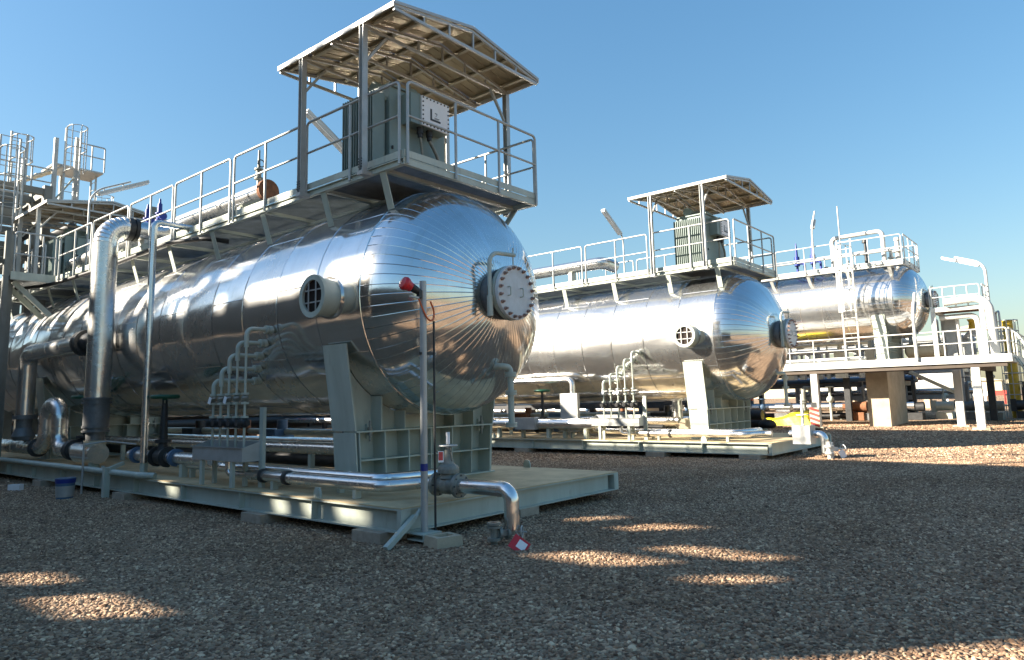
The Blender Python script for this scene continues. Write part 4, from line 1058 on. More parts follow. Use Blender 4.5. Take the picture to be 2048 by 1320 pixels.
# landing and ladder at the far end of the first walkway
def ladder(parent, a, b, w, dirw, m='galv', st=0.03, cage=None, step=0.3):
    a, b, dw = Vector(a), Vector(b), Vector(dirw).normalized()
    for s_ in (-1, 1):
        part('stile', MB().bar(a+dw*(s_*w/2), b+dw*(s_*w/2), 0.06, st, dw), m, parent)
    rg = MB(); L_ = (b-a).length; k = 1
    while k*step < L_:
        c_ = a+(b-a)*(k*step/L_); rg.cyl(c_-dw*(w/2), c_+dw*(w/2), 0.013, 6); k += 1
    part('rungs', rg, m, parent)
    if cage:
        z0, nd, rad = cage
        nd = Vector(nd).normalized()
        cg = MB(); u = (b-a).normalized(); d = z0; rings = []
        while d <= L_+0.05:
            c_ = a+u*min(d, L_)
            pts = [c_+dw*(w/2*cos(pi*i/10)*1.0+ (rad-w/2)*cos(pi*i/10)*sin(pi*i/10)*1.2)+nd*(rad*1.9*sin(pi*i/10)) for i in range(11)]
            for p_, q_ in zip(pts[:-1], pts[1:]): cg.bar(p_, q_, 0.05, 0.008, u)
            rings.append(pts); d += 0.85
        part('cage_hoops', cg, m, parent)
        for i in (1, 3, 5, 7, 9):
            part('cage_strap', MB().bar(rings[0][i], rings[-1][i], 0.035, 0.006, nd), m, parent)
LD = top('access_landing', 'grey side landing with caged ladder at the far left of the nearest walkway', 'landing', (5.7, 20.3, 0.4))
part('floor', MB().box(5.2, 6.15, 20.32, 22.2, 4.86, 4.91), 'grate', LD)
part('edge_beam', MB().box(5.2, 6.15, 20.25, 20.31, 4.80, 5.0), 'paint', LD)
rail_panel(LD, (6.15, 20.27), (5.25, 20.27), [0.33, 0.66], 4.8, 6.0, 5.45)
for y in (20.6, 21.2): part('bracket', MB().bar((5.35, y, 4.80), (6.25, y, 3.95), 0.12, 0.06, (0, 1, 0)), 'paint', LD)
ladder(LD, (4.95, 20.9, 0.4), (4.95, 20.9, 6.0), 0.5, (0, 1, 0), 'galv', 0.05, (2.4, (-1, 0, 0), 0.35))
for x, y in ((5.0, 22.6), (4.75, 20.0), (5.12, 20.35), (5.32, 20.75), (5.45, 21.3)): part('column', MB().bar((x, y, 0.0), (x, y, 6.0), 0.11, 0.11, (1, 0, 0)), 'shadepaint', LD)
for z in (1.2, 2.4, 3.6, 5.4): part('tie_beam', MB().bar((4.75, 20.08, z), (5.0, 22.5, z), 0.08, 0.10), 'shadepaint', LD)

# ------------------------------------------------------------------ only at the second unit
def U2(x, y, z): return (x+DV.x, y+DV.y, z+DV.z)
dp = top('cross_pipe', 'polished pipe bending down into a grey box beside the middle vessel', 'pipe', U2(6.03, 12, 0.4))
part('pipe_run', jacket(MB(), [U2(6.03, 16.5, 2.08), U2(6.03, 12.05, 2.08), U2(6.03, 12.05, 0.5)], 0.09, 14, 0.18, 1.4), 'jacket', dp)
part('junction_box', MB().box(*[v for p in zip(U2(5.80, 11.75, 0.9), U2(5.925, 12.35, 1.68)) for v in p]), 'galv', dp)
sb_ = top('insulated_line', 'fat silver pipe with boxed valve jacket along the middle skid', 'pipe', U2(5.7, 13, 0.8))
part('pipe_run', jacket(MB(), [U2(5.62, 19.0, 0.82), U2(5.62, 13.75, 0.82)], 0.14, 16).tube([U2(5.62, 13.0, 0.82), U2(5.62, 11.0, 0.82)], 0.15, 16), 'jacket', sb_)
part('valve_jacket', MB().box(*[v for p in zip(U2(5.40, 13.001, 0.66), U2(5.84, 13.749, 1.0)) for v in p]), 'galv', sb_)
for y in (14.5, 12.6, 11.3): part('stand', MB().box(*[v for p in zip(U2(5.56, y, 0.406), U2(5.68, y+0.1, 0.68)) for v in p]), 'paint', sb_)
bx_ = top('boxed_valve', 'square silver insulation box with white valve stem at the end of the drain pipe', 'valve', U2(6.12, 5.5, 0.5))
part('box_jacket', MB().box(*[v for p in zip(U2(5.92, 5.42, 0.36), U2(6.32, 5.82, 0.78)) for v in p]), 'galv', bx_)
part('stem', MB().cyl(U2(6.12, 5.62, 0.781), U2(6.12, 5.62, 1.18), 0.035, 10).cyl(U2(6.12, 5.62, 1.18), U2(6.12, 5.62, 1.5), 0.018, 8), 'white', bx_)
part('handwheel', MB().torus(U2(6.12, 5.62, 1.02), (0, 0, 1), 0.13, 0.016, 18, 6).bar(U2(6.0, 5.62, 1.02), U2(6.24, 5.62, 1.02), 0.02, 0.02), 'white', bx_)
vb = top('end_valve', 'white valve with side handwheel on the gravel at the end of the middle drain pipe', 'valve', U2(6.12, 5.05, 0))
part('valve_body', MB().cyl(U2(6.0, 5.05, 0.02), U2(6.0, 5.05, 0.42), 0.05, 10).cyl(U2(6.14, 5.05, 0.02), U2(6.14, 5.05, 0.40), 0.05, 10).lathe(U2(6.0, 5.05, 0.30), (0, 0, 1), [(0, 0.1), (0.04, 0.1)], 12).lathe(U2(6.0, 5.05, 0.15), (0, 0, 1), [(0, 0.1), (0.04, 0.1)], 12).bar(U2(6.0, 5.05, 0.25), U2(6.2, 4.95, 0.25), 0.09, 0.09), 'white', vb)
part('handwheel', MB().torus(U2(6.36, 4.86, 0.25), (0.86, -0.5, 0), 0.085, 0.012, 16, 5).cyl(U2(6.2, 4.95, 0.25), U2(6.45, 4.81, 0.25), 0.018, 8), 'white', vb)
single('blank_tag', MB().bar(U2(6.16, 4.86, 0.22), U2(6.22, 4.80, 0.06), 0.14, 0.004, (-1, -1, 0)), 'tagwhite', 'white card hanging from the white end valve by the middle skid', 'tag', U2(6.2, 4.8, 0.05))
single('oval_sign', MB().lathe(U2(6.9, 8.95, 0.72), (-1, -0.4, 0), [(0, 0.21), (0.02, 0.21)], 20), 'concrete', 'pale round blank disc standing beside the sunlit saddle', 'disc', U2(6.9, 8.95, 0.4))
# ------------------------------------------------------------------ third vessel: pier, deck, walkway
G3 = gz(30)
pr_ = top('concrete_pier', 'tan concrete pier with sunlit left face carrying the farthest vessel', 'pier', (31.0, 6.6, G3), 'concrete piers')
part('shaft', MB().prism([(29.55, 6.30), (32.5, 6.30), (32.5, 7.05), (29.55, 7.05)], 'z', G3-0.1, 2.78), 'concrete', pr_)
part('saddle_plate', MB().box(29.7, 32.3, 6.18, 6.98, 2.7805, 2.799), 'white', pr_)
p2_ = top('concrete_pier', 'tan concrete pier further back under the farthest vessel', 'pier', (31.0, 17.0, G3), 'concrete piers')
part('shaft', MB().box(29.55, 32.5, 16.6, 17.3, G3-0.1, 2.78), 'concrete', p2_)
DK = top('deck', 'white railed steel deck on columns in front of the farthest vessel', 'deck', (28, 2.3, 2.4))
dz = 2.62
part('deck_floor', MB().box(28.0, 29.4, 3.6, 26.0, dz-0.05, dz).box(28.0, 34.0, 2.3, 3.599, dz-0.05, dz), 'white', DK)
part('edge_beam', MB().box(27.95, 28.0, 2.25, 26.0, dz-0.16, dz+0.10).box(28.001, 34.0, 2.25, 2.299, dz-0.16, dz+0.10), 'white', DK)
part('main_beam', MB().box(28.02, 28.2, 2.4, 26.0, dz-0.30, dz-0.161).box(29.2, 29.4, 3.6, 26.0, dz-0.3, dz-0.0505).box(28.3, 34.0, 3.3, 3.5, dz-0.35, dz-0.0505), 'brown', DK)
for x, y in ((28.12, 8.5), (28.12, 3.3), (28.12, 14.5), (28.12, 20), (29.9, 4.1), (33.6, 3.5), (33.6, 8.8)):
    part('column', MB().bar((x, y, G3-0.1), (x, y, dz-0.31), 0.24, 0.22, (1, 0, 0)), 'white' if x < 33 else 'dark', DK)
    part('footing', MB().box(x-0.25, x+0.25, y-0.25, y+0.25, G3-0.1, G3+0.05), 'concrete', DK)
part('brace', MB().bar((29.9, 4.2, 1.5), (29.9, 5.6, dz-0.32), 0.12, 0.12, (1, 0, 0)), 'paint', DK)
ys_ = [2.32, 3.3, 4.1, 5.0, 6.1, 7.25, 8.4, 9.3]
rail_panel(DK, (27.97, 2.32), (27.97, 9.6), [(y-2.32)/(9.6-2.32) for y in ys_[1:]], dz+0.08, dz+0.95, dz+0.52, 0.024, 'white')
rail_panel(DK, (27.97, 9.7), (27.97, 20.0), [0.1*i for i in range(1, 10)], dz+0.08, dz+0.95, dz+0.52, 0.024, 'white')
rail_panel(DK, (28.05, 2.27), (33.9, 2.27), [0.2, 0.4, 0.6, 0.8], dz+0.08, dz+0.95, dz+0.52, 0.024, 'white')
st_ = top('stair', 'steep white ship stair leading down from the deck at the right edge', 'stair', (29.5, 2.0, G3))
for x in (28.6, 29.6): part('stringer', MB().bar((x, 2.22, dz), (x, 1.0, G3), 0.05, 0.2, (1, 0, 0)), 'paint', st_)
for i in range(1, 9):
    q = i/9
    part('tread', MB().box(28.63, 29.57, 2.1-1.22*q, 2.3-1.22*q, dz+(G3-dz)*q-0.015, dz+(G3-dz)*q+0.015), 'paint', st_)
for x in (28.6, 29.6): part('handrail', MB().tube([(x, 2.2, dz+0.9), (x, 1.0, G3+0.95), (x, 1.0, G3+0.1)], 0.022, 8, 0.1), 'white', st_)

P3 = top('service_platform', 'white walkway with rails on top of the farthest vessel', 'platform', (29.6, 5.1, 6.28), 'walkways on top of the vessels')
platform(P3, 29.55, 32.3, 5.35, 20.0, 6.34, [(5.4, 7.7, [0.5]), (7.8, 10.1, [0.5]), (10.2, 12.5, [0.5]), (12.6, 15, [0.5])], [(5.4, 7.7, [0.5]), (7.8, 10.1, [0.5])], [(29.6, 32.25, [0.33, 0.67])], [5.9, 7.4, 8.9, 10.4, 11.9, 13.4], hr=0.95, m='white', mr='white')
for y in (5.9, 7.4, 8.9, 10.4, 11.9):
    part('bracket', MB().bar((29.6, y, 6.335), (30.0, y, 5.95), 0.12, 0.03, (1, 0, 0)), 'white', P3)
L3 = top('caged_ladder', 'tall white caged ladder up the side of the farthest vessel', 'ladder', (29.0, 7.35, dz))
ladder(L3, (29.05, 7.3, dz), (29.05, 7.3, 7.5), 0.50, (0, 1, 0), 'white', 0.05, (2.0, (-1, 0, 0), 0.36), 0.3)
lp = top('bridge_pipe', 'white pipe arching over the rails on the farthest vessel', 'pipe', (30.5, 7, 6.4))
part('pipe_run', MB().tube([(30.5, 8.1, 6.45), (30.5, 8.1, 7.9), (30.5, 6.2, 7.92), (30.5, 6.2, 6.45)], 0.085, 12, 0.2), 'white', lp)
single('antenna_rod', MB().cyl((29.6, 7.55, 6.45), (29.6, 7.55, 9.0), 0.025, 6), 'galv', 'thin upright lightning rod above the caged ladder', 'rod', (29.6, 7.55, 6.4))
for y, lb in ((9.55, 'left of the two blue relief valves on the farthest vessel'), (8.9, 'right of the two blue relief valves on the farthest vessel')):
    rv = top('relief_valve', lb, 'valve', (30.5, y, 6.45), 'blue relief valves')
    part('valve_body', MB().lathe((30.5, y, 6.45), (0, 0, 1), [(0, 0.05), (0.5, 0.05), (0.5, 0.11), (0.9, 0.11), (0.9, 0.06), (1.2, 0.05), (1.5, 0.02)], 12), 'blue', rv)
    part('outlet', MB().tube([(30.5, y, 7.05), (30.5, y-0.3, 7.05), (30.5, y-0.3, 6.45)], 0.05, 8, 0.1), 'blue', rv)
for y, z, rr, hh, m_, lb in ((6.9, 6.45, 0.06, 1.25, 'dark', 'dark topped control valve between the rails of the farthest vessel'), (5.75, 6.45, 0.10, 1.15, 'white', 'stubby white standpipe near the end rail of the farthest vessel'), (6.0, 6.45, 0.07, 0.7, 'galv', 'short grey nozzle stub on the farthest vessel'), (7.6, 6.45, 0.06, 0.5, 'galv', 'small grey capped stub beside the cage on the farthest vessel'), (8.45, 6.45, 0.09, 0.35, 'galv', 'low flanged stub on the farthest walkway')):
    single('nozzle', MB().lathe((30.7, y, z), (0, 0, 1), [(0, rr), (hh*0.5, rr), (hh*0.5, rr*1.9), (hh*0.56, rr*1.9), (hh*0.56, rr), (hh*0.9, rr*0.8), (hh*0.9, rr*2.0 if m_ == 'dark' else rr*1.2), (hh, rr*1.6 if m_ == 'dark' else rr*0.9)], 14), m_, lb, 'nozzle', (30.7, y, z))
single('walkway_pipe', MB().tube([(30.2, 5.9, 7.05), (30.2, 14, 7.05)], 0.05, 10), 'white', 'thin white pipe running level between the rails of the farthest vessel', 'pipe', (30.2, 9, 6.45))
floodlight('batten floodlight on the white walkway of the farthest vessel', 29.45, 8.55, 6.44, 8.15, 1, 0.5, 55, m='white', r=0.035)
floodlight('short floodlight on a white post rising from the deck rail', 27.9, 4.95, dz, 4.2, 1, 0.55, 50, m='white', r=0.05)

rd_ = random.Random(21)
for i, (y0_, y1_, x, z, r_, m_) in enumerate([(6.9, 24, 29.2, 2.85, 0.09, 'white'), (7.2, 24, 33.2, 3.0, 0.14, 'jacket'), (4.9, 18, 33.6, 3.45, 0.10, 'white'), (7.6, 24, 32.9, 3.7, 0.08, 'white')]):
    single('deck_pipe', jacket(MB(), [(x, y0_, z), (x, y1_, z), (x, y1_, dz-0.3)], r_, 10, 0.1, 2.0), m_, ['low white pipe lying on the deck just behind its rail', 'silver pipe running level below the farthest vessel', 'white pipe behind the pier saddle on the deck', 'upper white pipe running level behind the farthest vessel'][i], 'pipe', (x, y0_, z))
for i in range(9):
    y = 7.6+i*0.62; x = 32.8+rd_.uniform(0, 1.6); h_ = rd_.uniform(0.7, 1.7); w_2 = rd_.uniform(0.12, 0.5)
    dm_ = rd_.choice(['white', 'galv', 'paint', 'galv', 'jacket'])
    single('deck_fitting', MB().box(x-w_2/2, x+w_2/2, y-w_2/2, y+w_2/2, dz-0.4, dz+h_*0.6).cyl((x, y, dz+h_*0.6), (x, y, dz+h_), w_2*0.25, 10).torus((x, y, dz+h_), (0, 0, 1), w_2*0.4, 0.02, 12, 5), dm_, {'jacket': 'silver', 'paint': 'grey-green', 'bluegrey': 'blue-grey', 'white': 'white', 'galv': 'light grey'}[dm_]+' upright fitting, '+['first', 'second', 'third', 'fourth', 'fifth', 'sixth', 'seventh', 'eighth', 'ninth'][i]+' left of the pier in the clutter behind the deck rail', 'fitting', (x, y, dz), 'fittings behind the deck rail')
# white pipe frame to the right of the third vessel
FR = top('pipe_support_tower', 'white steel pipe frame with small railed top at the right', 'frame', (31.5, 3.9, dz))
for x in (30.6, 32.6):
    for y in (4.75, 3.2):
        part('column', MB().bar((x, y, dz+0.001), (x, y, 4.5), 0.15, 0.15, (1, 0, 0)), 'white', FR)
part('top_beam', MB().box(30.5, 32.7, 4.68, 4.82, 4.501, 4.66).box(30.5, 32.7, 3.13, 3.27, 4.501, 4.66).box(30.52, 30.68, 3.271, 4.679, 4.501, 4.66), 'white', FR)
part('floor', MB().box(30.69, 32.6, 3.28, 4.67, 4.60, 4.64), 'rust', FR)
rail_panel(FR, (30.52, 4.75), (30.52, 3.2), [0.25, 0.5, 0.75], 4.66, 5.42, 5.05, 0.022, 'white')
rail_panel(FR, (30.6, 3.12), (32.6, 3.12), [0.33, 0.66], 4.66, 5.42, 5.05, 0.022, 'white')
rail_panel(FR, (30.6, 4.83), (32.6, 4.83), [0.33, 0.66], 4.66, 5.42, 5.05, 0.022, 'white')
BPp = top('bend_pipe', 'large white pipe bending down at the right of the pipe frame', 'pipe', (30.4, 2.9, dz))
part('pipe_run', MB().tube([(30.4, 4.35, 4.82), (30.4, 2.95, 4.90), (30.4, 2.90, dz)], 0.14, 16, 0.5), 'white', BPp)
part('second_run', MB().tube([(30.9, 4.6, 4.30), (30.9, 3.4, 4.32), (30.9, 3.35, dz)], 0.10, 14, 0.25).tube([(31.2, 4.1, 4.4), (31.2, 4.05, dz)], 0.08, 12), 'white', BPp)
bl = top('bell_cowl', 'yellow-necked white bell cowl hanging inside the pipe frame', 'cowl', (32.0, 3.72, 3.7), None)
part('bell', MB().lathe((32.0, 3.72, 3.60), (0, 0, 1), [(0, 0.30), (0.06, 0.30), (0.16, 0.2), (0.26, 0.12)], 20), 'white', bl)
part('neck', MB().lathe((32.0, 3.72, 3.8605), (0, 0, 1), [(0, 0.12), (0.3, 0.10), (0.4, 0.16)], 16), 'yellowpaint', bl)
single('low_tank', MB().lathe((31.6, 6.0, 3.15), (0, -1, 0), [(0, 0.1), (0.1, 0.3), (1.3, 0.3), (1.42, 0.1)], 20).bar((31.6, 5.6, dz), (31.6, 5.6, 2.9), 0.3, 0.1), 'tan', 'small tan drum lying on the deck beside the farthest vessel', 'drum', (31.6, 5.5, dz))
for x, y, h_, w_2 in ((31.8, 4.4, 1.7, 0.34), (31.7, 3.9, 0.75, 0.3), (32.4, 4.1, 0.9, 0.4)):
    single('control_cabinet', MB().box(x-w_2/2, x+w_2/2, y-w_2/2, y+w_2/2, dz, dz+h_).box(x-w_2/2-0.02, x+w_2/2+0.02, y-w_2/2-0.02, y+w_2/2+0.02, dz+h_+0.001, dz+h_+0.03), 'galv', {1.7: 'tallest grey cabinet standing inside the white pipe frame', 0.75: 'lowest grey cabinet standing inside the white pipe frame', 0.9: 'wide grey cabinet at the back of the white pipe frame'}[h_], 'cabinet', (x, y, dz))
floodlight('batten floodlight on a tall white pole at the far right', 31.0, 3.0, dz, 6.15, (0.25, 0.97), 1.35, 22, m='white', r=0.05)
yc = top('yellow_stack', 'yellow caged vent stack standing at the far right edge', 'stack', (36.0, 2.93, gz(36)))
part('stack', MB().cyl((36, 2.93, gz(36)), (36, 2.93, 4.45), 0.19, 16), 'yellowpaint', yc)
cg = MB()
for k in range(9): cg.torus((36, 2.93, 0.9+k*0.44), (0, 0, 1), 0.36, 0.02, 16, 4)
for i in range(8): cg.cyl((36+0.36*cos(pi*i/4), 2.93+0.36*sin(pi*i/4), gz(36)), (36+0.36*cos(pi*i/4), 2.93+0.36*sin(pi*i/4), 4.45), 0.016, 5)
part('cage', cg, 'galv', yc)
single('shelter_roof', MB().prism([(3.4, 4.55), (5.8, 4.55), (4.6, 4.75)], 'x', 40.6, 43).box(40.7, 40.85, 3.5, 3.65, gz(41), 4.549).box(40.7, 40.85, 5.5, 5.65, gz(41), 4.549), 'tan', 'low brown shelter roof behind the white pipe frame', 'shelter', (41, 4.6, gz(41)))

# ------------------------------------------------------------------ background plant beyond the third deck
GB = gz(40)
pw = top('storage_tank', 'long white horizontal storage tank under the deck in the distance', 'tank', (47, 8, GB))
part('shell', MB().lathe((47, 14.0, 2.05), (0, -1, 0), [(0, 0.1), (0.15, 0.55), (0.5, 0.85), (7.6, 0.85), (7.95, 0.55), (8.1, 0.1)], 28), 'white', pw)
for y in (12, 8): part('cradle', MB().box(46.6, 47.4, y-0.15, y+0.15, GB-0.1, 1.3), 'concrete', pw)
for i in range(6):
    y = 4.6+i*1.0
    single('barrier', MB().box(51.9, 52.0, y+0.02, y+0.98, GB+0.75, GB+1.05).box(51.9, 52.0, y+0.1, y+0.2, GB-0.1, GB+0.749), 'redpaint' if i % 2 == 0 else 'tagwhite', ['rightmost', 'middle', 'leftmost'][i//2]+(' red' if i % 2 == 0 else ' white')+' board in the distant barrier fence under the white tank', 'barrier', (51.95, y+0.5, GB), 'red barrier boards' if i % 2 == 0 else 'white barrier boards')
def rack(name, label, x0, x1, ys, zt, cols='dark', beams='dark', levels=(1.0,), pipes=()):
    T = top(name, label, 'pipe rack', (x0, ys[0], 0))
    for x in (x0, x1):
        for y in ys: part('column', MB().bar((x, y, gz(x)-0.1), (x, y, zt), 0.22, 0.22, (1, 0, 0)), cols, T)
    for z in levels:
        for y in ys: part('cross_beam', MB().box(x0+0.111, x1-0.111, y-0.08, y+0.08, z-0.1, z+0.1), beams, T)
        for x in (x0, x1): part('long_beam', MB().box(x-0.07, x+0.07, ys[0]+0.111, ys[-1], z-0.101, z+0.099), beams, T)
    for x, z, r_, m_ in pipes:
        part('pipe', jacket(MB(), [(x, ys[0]-0.6, z), (x, ys[-1]+0.6, z)], r_, 12, 0, 2.0), m_, T)
    return T
rack('pipe_rack', 'dark low pipe rack with coloured pipes behind the deck columns', 35.0, 37.2, [7.0, 10.5, 14, 17.5, 21, 24.5, 28, 32, 36], 2.6, levels=(1.95, 2.5),
     pipes=((35.3, 2.16, 0.10, 'bluegrey'), (35.7, 2.2, 0.13, 'jacket'), (36.1, 2.15, 0.09, 'redpaint'), (36.5, 2.2, 0.12, 'rust'), (36.9, 2.15, 0.08, 'white'), (34.6, 0.95, 0.20, 'jacket'), (34.9, 0.55, 0.13, 'dark'), (35.6, 2.72, 0.10, 'redpaint'), (36.2, 2.75, 0.14, 'jacket')))
rr_ = random.Random(5)
ORD = ['first', 'second', 'third', 'fourth', 'fifth', 'sixth', 'seventh', 'eighth', 'ninth', 'tenth']
CN = {'jacket': 'silver', 'paint': 'grey-green', 'bluegrey': 'blue-grey', 'rust': 'rusty', 'white': 'white', 'dark': 'black', 'valve': 'cast grey', 'galv': 'light grey'}
for i in range(26):
    y = 7.5+i*1.05; x = 33.0+rr_.uniform(0, 1.2); h_ = rr_.uniform(0.5, 1.5); m_ = rr_.choice(['jacket', 'paint', 'bluegrey', 'rust', 'white', 'dark', 'valve', 'paint'])
    k = i % 3
    b_ = MB()
    if k == 0:
        b_.tube([(x, y, GB-0.1), (x, y, GB+h_), (x+1.2, y, GB+h_), (x+1.2, y, GB-0.1)], 0.10, 10, 0.25).lathe((x, y, GB+h_*0.5), (0, 0, 1), [(0, 0.18), (0.06, 0.18), (0.06, 0.12), (0.1, 0.12), (0.1, 0.18), (0.16, 0.18)], 12)
    elif k == 1:
        b_.box(x-0.3, x+0.3, y-0.3, y+0.3, GB-0.1, GB+0.25).cyl((x, y-0.4, GB+0.5), (x, y+0.3, GB+0.5), 0.22, 14).cyl((x, y+0.31, GB+0.5), (x, y+0.6, GB+0.5), 0.13, 12)
    else:
        b_.cyl((x, y, GB-0.1), (x, y, GB+h_), 0.06, 8).sphere((x, y, GB+h_*0.6), 0.16, 10, 6).torus((x, y, GB+h_), (0, 0, 1), 0.16, 0.025, 14, 5)
    nm, lb, ct = (('pipe_loop', CN[m_]+' pipe loop, '+ORD[i//3]+' from the right in the dim plant behind the middle skid', 'pipe'), ('pump', CN[m_]+' pump, '+ORD[i//3]+' from the right in the dim plant behind the middle skid', 'pump'), ('upright_valve', CN[m_]+' handwheel valve, '+ORD[i//3]+' from the right in the dim plant behind the middle skid', 'valve'))[k]
    single(nm, b_, m_, lb, ct, (x, y, GB), {'pipe_loop': 'pipe loops in the background plant', 'pump': 'pumps in the background plant', 'upright_valve': 'upright valves in the background plant'}[nm])
rack('pipe_rack', 'long dark pipe rack seen under the bellies beyond the middle skid', 25.5, 27.2, [11, 14.5, 18, 21.5, 25, 28.5, 32, 36, 40], 1.5, levels=(1.25,),
     pipes=((25.7, 1.47, 0.12, 'bluegrey'), (26.2, 1.5, 0.15, 'jacket'), (26.7, 1.45, 0.10, 'redpaint'), (25.3, 0.7, 0.16, 'jacket'), (27.6, 0.8, 0.2, 'dark')))
BW = top('pipe_bank', 'dark bank of level pipes closing the yard behind both vessels', 'pipe rack', (6, 40, 0))
for k, (z, r_, m_, y) in enumerate([(0.45, 0.22, 'dark', 40), (0.95, 0.18, 'jacket', 40.3), (1.45, 0.2, 'bluegrey', 40.1), (1.9, 0.12, 'redpaint', 40.2), (2.3, 0.2, 'dark', 40.4), (2.85, 0.24, 'jacket', 40.2), (3.5, 0.2, 'dark', 40.3)]):
    part('pipe', MB().tube([(6, y, z+0.3), (60, y, z+0.3)], r_, 10), m_, BW)
for i in range(14):
    part('column', MB().bar((6+i*4, 41.0, 0), (6+i*4, 41.0, 4.6), 0.3, 0.3, (1, 0, 0)), 'dark', BW)
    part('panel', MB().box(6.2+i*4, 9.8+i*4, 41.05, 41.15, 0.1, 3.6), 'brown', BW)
rack('pipe_rack', 'pale pipe rack on the ground beyond the right end of the deck', 36.9, 38.9, [4.9, 7.2, 9.6, 12.0], 4.1, cols='galv', beams='galv', levels=(1.3, 2.5, 3.7),
     pipes=((37.2, 1.55, 0.12, 'jacket'), (37.5, 1.55, 0.14, 'white'), (38.2, 1.5, 0.10, 'redpaint'), (37.15, 2.72, 0.12, 'white'), (37.6, 2.7, 0.10, 'tan'), (38.3, 2.75, 0.15, 'jacket'), (37.2, 3.95, 0.14, 'white'), (38.0, 3.9, 0.10, 'jacket')))
rq = random.Random(8)
for i in range(12):
    y = 2.9+i*0.52; x = 32.9+rq.uniform(-0.3, 1.0); h_ = rq.uniform(0.8, 2.0); rr2 = rq.uniform(0.03, 0.09)
    single('standpipe', MB().tube([(x, y, dz), (x, y, dz+h_), (x+0.5, y+0.15, dz+h_), (x+0.5, y+0.15, dz)], rr2, 8, 0.12).lathe((x, y, dz+h_*0.45), (0, 0, 1), [(0, rr2*2), (0.05, rr2*2), (0.05, rr2*1.4), (0.09, rr2*1.4), (0.09, rr2*2), (0.14, rr2*2)], 10), 'white' if i % 3 else 'galv', ('white' if i % 3 else 'light grey')+' bent standpipe, '+(ORD+['eleventh', 'twelfth'])[i]+' from the right end among the deck pipework', 'pipe', (x, y, dz), 'standpipes on the deck')
for i in range(8):
    y = 2.6+i*0.95; x = 34.0+rq.uniform(0, 1.8); h_ = rq.uniform(0.6, 1.7)
    single('skid_pump', MB().box(x-0.35, x+0.35, y-0.3, y+0.3, GB-0.1, GB+0.2).cyl((x, y-0.35, GB+0.45), (x, y+0.3, GB+0.45), 0.2, 12).box(x-0.12, x+0.12, y+0.301, y+0.5, GB+0.2, GB+0.7).tube([(x, y, GB+0.6), (x, y, GB+h_), (x+0.8, y, GB+h_)], 0.08, 8, 0.12).torus((x, y, GB+h_+0.25), (0, 0, 1), 0.15, 0.02, 12, 5).cyl((x, y, GB+h_), (x, y, GB+h_+0.25), 0.03, 6), ['dark', 'valve', 'midgrey', 'paint'][i % 4], ['black', 'cast grey', 'mid grey', 'grey-green'][i % 4]+' pump with riser, '+ORD[i]+' from the right in the shade below the deck', 'pump', (x, y, GB), 'pumps below the deck')
for i, (x, y, h_) in enumerate([(70, 2.5, 7), (85, 6.5, 8), (60, 8.2, 5.5), (100, 1.0, 9)]):
    single('lamp_post', MB().cyl((x, y, 0), (x, y, h_), 0.07, 6).bar((x, y, h_), (x-0.2, y+1.0, h_+0.15), 0.12, 0.06), 'galv', ['grey lamp post on the right horizon, nearest of the far four', 'grey lamp post in the distance between tank and yellow stack', 'shortest grey lamp post beyond the white tank', 'tallest thin lamp post at the right horizon'][i], 'lamp post', (x, y, 0), 'far lamp posts')
# far skyline bits
for i, (x, y, h_, w_2, d_, m_) in enumerate([(95, -2, 4.5, 8, 5, 'tan'), (150, 14, 3.2, 10, 10, 'tan'), (140, 40, 4, 16, 12, 'tan'), (110, -14, 4, 10, 6, 'concrete')]):
    b_ = MB().box(x, x+d_, y, y+w_2, gz(60)-0.2, h_).prism([(y-0.3, h_+0.001), (y+w_2+0.3, h_+0.001), (y+w_2/2, h_+1.0)], 'x', x-0.3, x+d_+0.3)
    single('far_building', b_, m_, ['small tan hut on the right horizon', 'low tan shed on the distant plain', 'tan shed far behind the pipe racks', 'low concrete hut beyond the right edge'][i], 'building', (x, y, 0))

# loose things by the third deck
tp_ = MB()
n1, n2 = 14, 9
rt = random.Random(3)
vs = []
for i in range(n1+1):
    for j in range(n2+1):
        u, v = i/n1, j/n2
        hgt = 0.66*(sin(pi*u**0.6)**0.6)*(sin(pi*v)**0.7)*(0.75+0.35*sin(u*7+1)+0.2*sin(v*9))
        vs.append((29.9+v*1.5+rt.uniform(-0.04, 0.04)+0.5*u, 9.3+u*3.4+rt.uniform(-0.05, 0.05), gz(30)+0.02+max(0, hgt+rt.uniform(-0.05, 0.05)*(hgt > 0.1))))
tp_.add(vs, [(i*(n2+1)+j, (i+1)*(n2+1)+j, (i+1)*(n2+1)+j+1, i*(n2+1)+j+1) for i in range(n1) for j in range(n2)], False)
single('yellow_tarp', tp_, 'yellow', 'crumpled bright yellow tarpaulin heap on the ground behind the middle skid', 'tarp', (30.6, 11.4, gz(30)))
bg_ = MB().sphere((28.6, 11.0, gz(28)+0.2), 0.42, 14, 9, (1.2, 1.0, 0.75)).sphere((28.3, 10.5, gz(28)+0.15), 0.3, 12, 8, (1.1, 1.2, 0.7))
single('black_bag', bg_, 'black', 'slumped black plastic bag in front of the yellow tarpaulin', 'bag', (28.5, 10.8, gz(28)))
cn = top('striped_marker', 'red and white striped marker cone by the white deck column', 'marker', (27.3, 8.35, gz(27)))
cy_ = 8.35; g7 = gz(27.3)
part('base', MB().box(27.1, 27.5, cy_-0.2, cy_+0.2, g7, g7+0.08), 'black', cn)
part('cone_body', MB().bar((27.3, cy_, g7+0.081), (27.3, cy_, g7+0.82), 0.34, 0.05, (1, 0, 0)), 'tan', cn)
